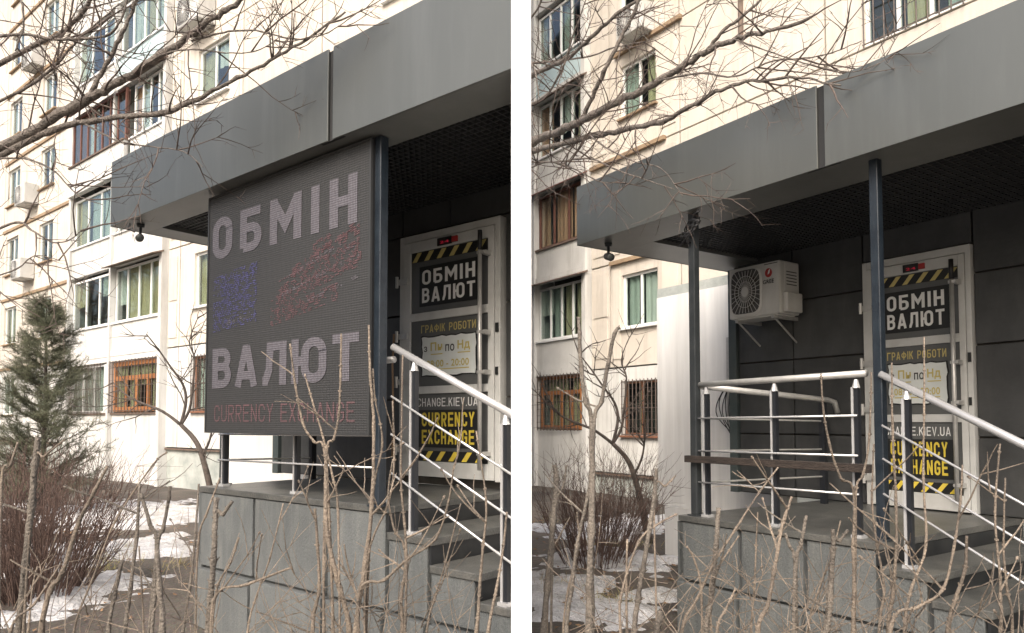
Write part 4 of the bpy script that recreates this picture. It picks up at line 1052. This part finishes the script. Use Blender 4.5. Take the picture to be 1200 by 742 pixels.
shrub('thick cut grey stem with a golden forked shoot at the far left foreground', [
  ([(22,742,3.4),(30,660,3.4),(37,590,3.4),(41,545,3.4),(45,512,3.4)], 9, 8, GY, 1),
  ([(41,548,3.4),(52,535,3.38),(76,515,3.35)], 3.5, 2.5, T_, 0),
  ([(48,742,3.2),(59,692,3.2),(73,671,3.2),(92,613,3.2),(111,575,3.2),(126,546,3.2)], 8, 4, T_, 1),
  ([(12,742,3.0),(40,708,3.05),(70,662,3.1)], 4, 3, T_, 1),
  ([(33,742,3.3),(38,690,3.3),(44,664,3.3)], 3, 2.5, T_, 0),
  ([(2,566,3.2),(12,545,3.2),(21,518,3.2)], 4, 3, T_, 0)], 31, sg, 14)
shrub('group of slender upright cut stems before the snow patch left of the stone porch', [
  ([(127,742,3.3),(134,700,3.3),(143,657,3.3)], 6, 5.5, GY, 1),
  ([(146,742,3.5),(153,690,3.5),(160,630,3.5),(164,567,3.5)], 6, 4, GY, 2),
  ([(190,742,3.3),(187,690,3.3),(184,643,3.3)], 8, 7, GY, 0),
  ([(184,645,3.3),(176,615,3.3),(165,578,3.3)], 5, 5, GY, 1),
  ([(184,645,3.3),(191,620,3.3),(198,583,3.3),(199,570,3.3)], 4.5, 4.5, GY, 0),
  ([(86,742,3.6),(110,675,3.6),(135,611,3.6),(179,545,3.6),(196,530,3.6)], 3.2, 2, T_, 1),
  ([(214,742,3.6),(222,690,3.6),(228,640,3.6),(233,567,3.6)], 4, 3, GY, 2),
  ([(168,742,3.4),(166,690,3.4),(163,640,3.4)], 2.5, 2, T_, 0)], 32, sg, 18)
shrub('tall thick cut grey stem at the left corner of the stone porch', [
  ([(244,742,3.4),(247,700,3.4),(250,657,3.4),(252,615,3.4),(253,583,3.4)], 9.5, 7, GY, 1),
  ([(252,612,3.4),(261,603,3.4),(272,588,3.38)], 5.5, 5, GY, 0),
  ([(232,640,3.5),(243,600,3.5),(258,560,3.5)], 3.2, 2.5, T_, 0),
  ([(252,700,3.3),(270,660,3.3),(280,630,3.3)], 3, 2.5, T_, 1),
  ([(250,704,3.3),(290,685,3.3),(342,665,3.25)], 4.5, 3, T_, 2),
  ([(290,742,3.4),(300,700,3.4),(316,655,3.4),(332,590,3.4)], 3, 2, T_, 3)], 33, sg, 20)
shrub('many-forked tan shrub rising in front of the LED sign', [
  ([(410,742,3.1),(398,690,3.1),(384,630,3.1),(382,570,3.1),(382,541,3.1)], 8, 5, T_, 2),
  ([(382,541,3.1),(368,518,3.1),(355,496,3.1),(346,450,3.1),(340,403,3.1)], 4, 2.6, T_, 1),
  ([(382,541,3.1),(391,515,3.1),(397,486,3.1),(399,440,3.1),(400,391,3.1)], 4, 2.6, T_, 1),
  ([(396,600,3.1),(390,560,3.1),(378,510,3.1),(366,470,3.1),(357,438,3.1)], 3.2, 2.2, T_, 1),
  ([(417,742,3.0),(428,660,3.0),(436,590,3.0),(438,500,3.0),(434,440,3.0),(432,381,3.0)], 8, 2.8, T_, 2),
  ([(436,590,3.0),(448,520,3.0),(440,470,3.0),(437,432,3.0)], 3.5, 2.2, T_, 1),
  ([(430,660,3.0),(455,590,3.0),(462,540,3.0),(460,470,3.0)], 3.4, 2.2, T_, 2),
  ([(366,742,3.2),(374,690,3.2),(372,640,3.2),(369,596,3.2)], 5, 4, T_, 2)], 34, sg, 60)
shrub('spreading tan shrub in front of the steps at the left door', [
  ([(472,742,2.9),(470,700,2.9),(476,660,2.9),(474,610,2.9),(470,560,2.9),(472,416,2.9)], 6, 2.4, T_, 3),
  ([(420,700,2.9),(450,680,2.9),(478,655,2.9),(510,632,2.9),(525,590,2.9),(532,545,2.9)], 5, 2.4, T_, 2),
  ([(476,660,2.9),(462,620,2.9),(455,580,2.9),(460,540,2.9)], 4, 2.2, T_, 1),
  ([(558,742,2.8),(562,690,2.8),(566,640,2.8),(570,590,2.8),(558,505,2.8)], 5.5, 2.2, T_, 3),
  ([(572,742,2.75),(582,690,2.75),(590,640,2.75),(594,600,2.75)], 5, 3, T_, 2),
  ([(500,742,2.9),(510,700,2.9),(522,660,2.9),(540,590,2.9)], 3, 2, T_, 2)], 35, sg, 45)
sg2 = 'cut shrubs in front of the right entrance'
shrub('tall pale grey forked stem rising past the brown barred windows on the right', [
  ([(690,742,3.4),(691,690,3.4),(693,620,3.4),(694,560,3.4),(694,508,3.4)], 10.5, 8, GY, 0),
  ([(694,508,3.4),(686,470,3.4),(681,430,3.4),(679,390,3.4),(678,372,3.4)], 6.5, 5, GY, 1),
  ([(695,508,3.4),(705,470,3.4),(712,430,3.4),(720,392,3.4),(726,384,3.4)], 5.5, 5, GY, 1),
  ([(664,742,3.5),(670,690,3.5),(676,641,3.5),(689,580,3.5),(694,555,3.5)], 6, 4, GY, 1),
  ([(660,742,3.6),(666,690,3.6),(678,640,3.6),(676,600,3.6)], 3, 2.5, T_, 1)], 41, sg2, 12)
shrub('upright cut grey stem beside the white partition on its right', [
  ([(637,742,3.7),(642,680,3.7),(648,610,3.7),(652,560,3.7),(650,545,3.7)], 8.5, 6.5, GY, 0),
  ([(650,600,3.7),(660,570,3.7),(664,545,3.7)], 3.5, 3, GY, 0),
  ([(644,660,3.7),(655,630,3.72),(668,606,3.75)], 2.6, 2, T_, 0)], 42, sg2, 0)
shrub('leaning cut stems before the dirt path left of the railed porch', [
  ([(743,742,3.3),(748,700,3.3),(753,670,3.3),(761,620,3.3),(767,580,3.3),(769,549,3.3)], 7.5, 5.5, GY, 0),
  ([(767,580,3.3),(780,570,3.3),(792,557,3.3)], 3, 2, T_, 0),
  ([(727,742,3.3),(728,697,3.3),(748,636,3.3),(770,615,3.3),(794,602,3.3)], 4, 2.5, T_, 1),
  ([(735,742,3.4),(734,690,3.4),(735,632,3.4)], 3.5, 3, T_, 0),
  ([(770,742,3.0),(772,730,3.0),(774,716,3.0)], 8, 7, GY, 0)], 43, sg2, 10)
shrub('thick cut stem crossing the left corner of the railed stone porch', [
  ([(827,742,3.3),(831,715,3.3),(835,689,3.3),(839,640,3.3),(842,595,3.3)], 7.5, 6.5, GY, 1),
  ([(799,742,3.3),(818,700,3.3),(836,661,3.3),(862,620,3.3),(890,577,3.3),(912,548,3.3)], 3.6, 2.4, T_, 1),
  ([(822,700,3.3),(815,660,3.3),(805,640,3.3)], 3, 2.5, T_, 1),
  ([(832,690,3.3),(845,660,3.3),(866,628,3.3)], 3, 2.2, T_, 1),
  ([(840,742,3.1),(850,715,3.1),(862,690,3.1)], 4, 3, T_, 1)], 44, sg2, 22)
shrub('golden and grey forked stems in front of the porch slabs below the railing', [
  ([(888,742,3.1),(899,711,3.1),(907,670,3.1),(912,640,3.1),(919,608,3.1),(928,582,3.1)], 6.5, 4, T_, 2),
  ([(932,742,3.1),(932,705,3.1),(932,667,3.1)], 7, 6, GY, 0),
  ([(932,667,3.1),(938,640,3.1),(945,604,3.1)], 5, 5, GY, 1),
  ([(932,667,3.1),(925,640,3.1),(920,625,3.1)], 4, 4, GY, 1),
  ([(969,742,3.0),(973,700,3.0),(976,645,3.0),(976,620,3.0)], 8, 6, GY, 1),
  ([(976,646,3.0),(984,634,3.0),(994,621,3.0)], 4.5, 4.5, GY, 0),
  ([(880,742,3.2),(884,690,3.2),(886,640,3.2),(888,600,3.2)], 3, 2.2, T_, 2),
  ([(946,742,3.1),(960,690,3.1),(975,650,3.1),(985,610,3.1)], 3, 2, T_, 2)], 45, sg2, 60)
shrub('tall forked tan shoots rising in front of the blue post on the right', [
  ([(1000,742,2.9),(1001,690,2.9),(1000,640,2.9),(1002,590,2.9)], 6, 4, T_, 1),
  ([(1002,590,2.9),(985,560,2.9),(972,520,2.9),(965,480,2.9),(962,438,2.9)], 3.8, 2.4, T_, 0),
  ([(1002,590,2.9),(1012,555,2.9),(1019,510,2.9),(1021,436,2.9)], 3.8, 2.4, T_, 0),
  ([(1041,742,2.8),(1046,700,2.8),(1050,645,2.8),(1050,590,2.8),(1046,500,2.8),(1045,425,2.8)], 6, 2.4, T_, 2),
  ([(1030,742,2.8),(1036,690,2.8),(1028,640,2.8),(1022,590,2.8),(1024,520,2.8)], 4, 2.4, T_, 2)], 46, sg2, 30)
shrub('spreading tan shrub in front of the right hand steps', [
  ([(1044,735,2.7),(1075,712,2.7),(1105,691,2.7),(1118,640,2.7),(1125,590,2.7),(1128,545,2.7)], 5, 2.4, T_, 3),
  ([(1060,742,2.7),(1068,690,2.7),(1085,640,2.7),(1082,560,2.7),(1083,470,2.7),(1083,395,2.7)], 4.5, 2.2, T_, 2),
  ([(1111,742,2.6),(1121,700,2.6),(1131,665,2.6),(1133,628,2.6)], 6, 4, T_, 1),
  ([(1172,742,2.5),(1172,700,2.5),(1172,678,2.5),(1166,600,2.5),(1172,520,2.5)], 5, 2.4, T_, 2),
  ([(1186,742,2.5),(1180,690,2.5),(1176,640,2.5),(1178,560,2.5)], 4, 2.2, T_, 2)], 47, sg2, 40)

# dense red-brown bushes
def thicket(name, label, x, y, h, rad, n, seed, material='twig_red', cat='bush', keep=None):
    r = random.Random(seed); t = thing(name, label, cat, LW, (x, y, -EYE)); 
    st_ = G(); g = G()
    for i in range(n):
        a = r.uniform(0, 2*math.pi); q = rad*math.sqrt(r.random()); 
        p = Vector((x + q*.45*math.cos(a), y + q*.45*math.sin(a), -.02))
        if keep and not keep(p): continue
        d = Vector((math.cos(a)*q*.55/rad, math.sin(a)*q*.55/rad, 1.0))
        L = h*r.uniform(.55, 1.08)
        P = wander(r, p, d, L, 6, .17, .02)
        if keep and not keep(P[-1]): continue
        tgt = st_ if i % 3 == 0 else g
        tgt.tube([LW.local(v) for v in P], [.0065*(1-.75*k/6)*r.uniform(.7,1.1) for k in range(7)], 4, cap=False)
        for _ in range(r.choice((3,4,5,6))):
            j = r.randrange(2, 6); d2 = (P[j+1]-P[j]).normalized()*.8 + rvec(r)*.7
            Q = wander(r, P[j], d2, L*r.uniform(.1,.3), 3, .16, .03)
            if keep and not keep(Q[-1]): continue
            g.tube([LW.local(v) for v in Q], [.0032,.0026,.0018,.001], 3, cap=False)
    st_.build('stems', material, t); k = g.build('twigs', material, t); k.o['kind'] = 'stuff'
    return t
p = at(40, 742, 7.2)
thicket('bare_bush', 'dense red-brown bare bush in the lower left corner under the pine', p.x, 7.2, 1.5, 1.0, 250, 61)
p = at(-10, 742, 8.2)
thicket('bare_bush', 'dense red-brown bare bush cut by the left picture edge', p.x, 8.4, 1.5, .9, 160, 62)
kp = lambda v: v.x > .16
thicket('bare_bush', 'dense red-brown bare bush beside the white partition on the right', 1.0, 8.8, 1.4, .9, 190, 63, keep=kp)
# thin grey shrubs at the foot of the facades
p = gp(160, 578); thicket('wall_shrub', 'thin grey bare shrub at the wall below the orange window on the left', p[0], 14.6, 1.55, 1.2, 46, 64, 'twig_dark', 'shrub')
p = gp(205, 578); thicket('wall_shrub', 'thin grey bare shrub left of the small leaning tree by the left block', p[0]+.2, 13.8, 1.3, .8, 26, 65, 'twig_dark', 'shrub')
thicket('wall_shrub', 'thin grey bare shrub at the wall below the orange window on the right', 2.0, 13.0, 1.5, 1.0, 60, 66, 'twig_dark', 'shrub', keep=kp)
thicket('wall_shrub', 'thin brown bare shrub just left of the small leaning tree on the right', 2.45, 11.6, 1.5, .7, 36, 67, 'twig_dark', 'shrub', keep=kp)

# small leaning trees by the facade
def small_tree(label, Y, ox, oy, seed, base_pt, sc=1.0):
    r = random.Random(seed); t = thing('small_tree', label, 'tree', LW, LW.local(base_pt))
    M_ = lambda pts: [at(q[0]+ox, q[1]+oy, Y + q[2]) for q in pts]
    tr = smooth_path([base_pt]+M_([(252,600,0),(246,570,0),(237,535,0),(228,515,0),(212,498,0)]), 5); n = len(tr)
    G().tube([LW.local(p) for p in tr], [.060*(1-.5*i/(n-1))*sc for i in range(n)], 9).build('trunk', 'twig_dark', t, smooth=True)
    tw = G(); cfg = dict(density=[5.0,5.5], start=[.15,.2], len=[.9,.42], rad=[.012,.007], kink=.2, flat=.6, up=.05)
    for pts, ra, rb in (([(212,498,0),(190,482,0),(165,472,.1),(148,463,.1),(132,448,.2)], .05, .015),
                        ([(212,498,0),(218,470,0),(214,450,0),(200,430,-.1),(186,410,-.1),(172,392,-.2)], .05, .015),
                        ([(212,498,0),(222,480,0),(226,450,0),(228,420,0),(222,400,0),(232,372,.1)], .045, .012),
                        ([(237,535,0),(246,515,-.1),(250,490,-.1),(254,455,-.2)], .04, .014)):
        P = smooth_path(M_(pts), 4); n = len(P)
        G().tube([LW.local(p) for p in P], [(ra+(rb-ra)*i/(n-1))*sc*.52 for i in range(n)], 7).build('limb', 'twig_dark', t, smooth=True)
        sprout(r, tw, P, ra, 0, cfg)
    tw.v = [(v[0], v[1], v[2]-EYE) for v in tw.v]
    tw.build('crown', 'twig_dark', t)
    return t
b = at(256, 640, 11.0); small_tree('small dark leaning tree between the left block and the LED sign', 11.0, 0, 0, 71, Vector((b.x, 11.0, -.05)), 1.0)
b = at(762, 640, 10.2); small_tree('small dark leaning tree in front of the barred window on the right', 10.2, 506, 22, 72, Vector((b.x, 10.2, -.05)), .95)

# pine
def pine(x, y, h, rad, seed):
    r = random.Random(seed); t = thing('pine_tree', 'green young pine at the left edge in front of the block', 'tree', LW, (x, y, -EYE))
    G().tube([(x,y,-EYE-.05),(x+.03,y,-EYE+h*.5),(x,y,-EYE+h)], [.055,.035,.01], 8).build('trunk', 'twig_dark', t, smooth=True)
    lim = G(); nd = G()
    z = .25
    while z < h:
        f = z/h; L = rad*(1-f)**.75*1.05+.08
        for k in range(8):
            a = r.uniform(0, 6.28); d = Vector((math.cos(a), math.sin(a), .28)); p0 = Vector((x, y, z-EYE+r.uniform(-.08,.08)))
            P = wander(r, p0, d, L*r.uniform(.6,1.15), 6, .12, .05); lim.tube(P, [.016*(1-.8*i/6)*(1.2-f) for i in range(7)], 4, cap=False)
            tips = [(P, 1)]
            for j in range(2, 7):
                for _ in range(2):
                    d2 = (P[j]-P[j-1]).normalized()+rvec(r)*.75; Q = wander(r, P[j], d2, .26*r.uniform(.5,1.2), 3, .15, .06)
                    lim.tube(Q, [.005,.004,.003,.002], 3, cap=False); tips.append((Q, 0))
            for (Q, main) in tips:
                for j in range(1 if not main else 2, len(Q)):
                    ax = (Q[j]-Q[j-1]).normalized()
                    for _ in range(17):
                        s = Q[j-1].lerp(Q[j], r.random()); dd = (ax*r.uniform(.3,1)+rvec(r)*.9).normalized(); ln = r.uniform(.05,.10)
                        o = dd.cross(rvec(r)); 
                        if o.length < .1: continue
                        o = o.normalized()*.0019; e = s+dd*ln
                        nd.quad(tuple(s-o), tuple(s+o), tuple(e+o*.4), tuple(e-o*.4))
        z += .165
    lim.build('limbs', 'twig_dark', t); k = nd.build('crown', 'needle', t); k.o['kind'] = 'stuff'
    return t
p = at(50, 520, 13.0); pine(p.x, 13.0, 3.85, 1.1, 81)

# grass tufts and fallen leaves, uncountable
def tufts(spots, seed, label):
    r = random.Random(seed); g = G()
    for (x, y, n, s) in spots:
        for _ in range(n):
            px, py = x+r.gauss(0, s), y+r.gauss(0, s); d = Vector((r.uniform(-1,1), r.uniform(-1,1), r.uniform(.3,1.0)))
            P = wander(r, Vector((px, py, gz(px,py)-.01)), d, r.uniform(.10,.26), 3, .15, -.18); o = Vector((.004*r.choice((-1,1)), .002, 0))
            for i in range(3):
                a, b = P[i], P[i+1]; k0, k1 = 1-i/3.2, 1-(i+1)/3.2
                g.quad(LW.local(a-o*k0), LW.local(a+o*k0), LW.local(b+o*k1), LW.local(b-o*k1))
    o = g.build('dry_grass', 'dry_grass', lot=LW); tag(o, label, 'grass', kind='stuff')
def litter(x0, x1, y0, y1, n, seed, label, keep=None):
    r = random.Random(seed); g = G()
    for _ in range(n):
        x, y = r.uniform(x0,x1), r.uniform(y0,y1)
        if keep and not keep(x, y): continue
        s = r.uniform(.015,.04); a = r.uniform(0,6.28); z = gz(x,y)-EYE+.012
        P = [(x+s*math.cos(a+q)*k, y+s*math.sin(a+q)*k, z+r.uniform(-.004,.018)) for q, k in ((0,1.2),(1.4,.6),(3.1,1.0),(4.6,.6))]
        g.quad(*P)
    o = g.build('fallen_leaves', 'dry_leaf', lot=LW); tag(o, label, 'leaves', kind='stuff')
tufts([gp(*q)+(n, s) for q, n, s in (((138,655),150,.16),((150,648),120,.15),((115,668),60,.1),((190,607),120,.3),((215,600),120,.35),((160,612),90,.3),((205,665),60,.15),((98,660),40,.1))], 91, 'tufts of dry grass poking through the snow on the left')
tufts([gp(*q)+(n, s) for q, n, s in (((650,690),120,.14),((718,708),120,.12),((705,640),90,.2),((730,640),90,.22),((650,610),60,.3))], 92, 'tufts of dry grass poking through the snow on the right')
litter(-11, -3.2, 5.5, 15, 1500, 93, 'scattered dead leaves on the soil left of the LED entrance')
litter(.3, 5.5, 5.5, 13, 1100, 94, 'scattered dead leaves on the soil left of the railed porch')

# bare wood added out of view on the left, to darken the fascia reflection
def unseen_wood(seed):
    r = random.Random(seed); g = G()
    for _ in range(260):
        x = r.uniform(-46,-33); y = r.uniform(-14,34); h = r.uniform(9,14); p = Vector((x,y,-.1)); P = wander(r, p, Vector((0,0,1)), h, 6, .07)
        g.tube([LW.local(v) for v in P], [.22*(1-.85*k/6) for k in range(7)], 5, cap=False)
        for _k in range(26):
            j = r.randrange(1,6); d = (P[j+1]-P[j]).normalized()*.6 + rvec(r)*.9; d.z = abs(d.z)
            Q = wander(r, P[j], d, r.uniform(1.2,3.2), 3, .2, .05); g.tube([LW.local(v) for v in Q], [.06,.045,.03,.012], 3, cap=False)
    o = g.build('unseen_wood', 'twig_dark', lot=LW); tag(o, 'bare wood added out of view on the left to darken the canopy reflection', 'wood', kind='stuff')
unseen_wood(101)
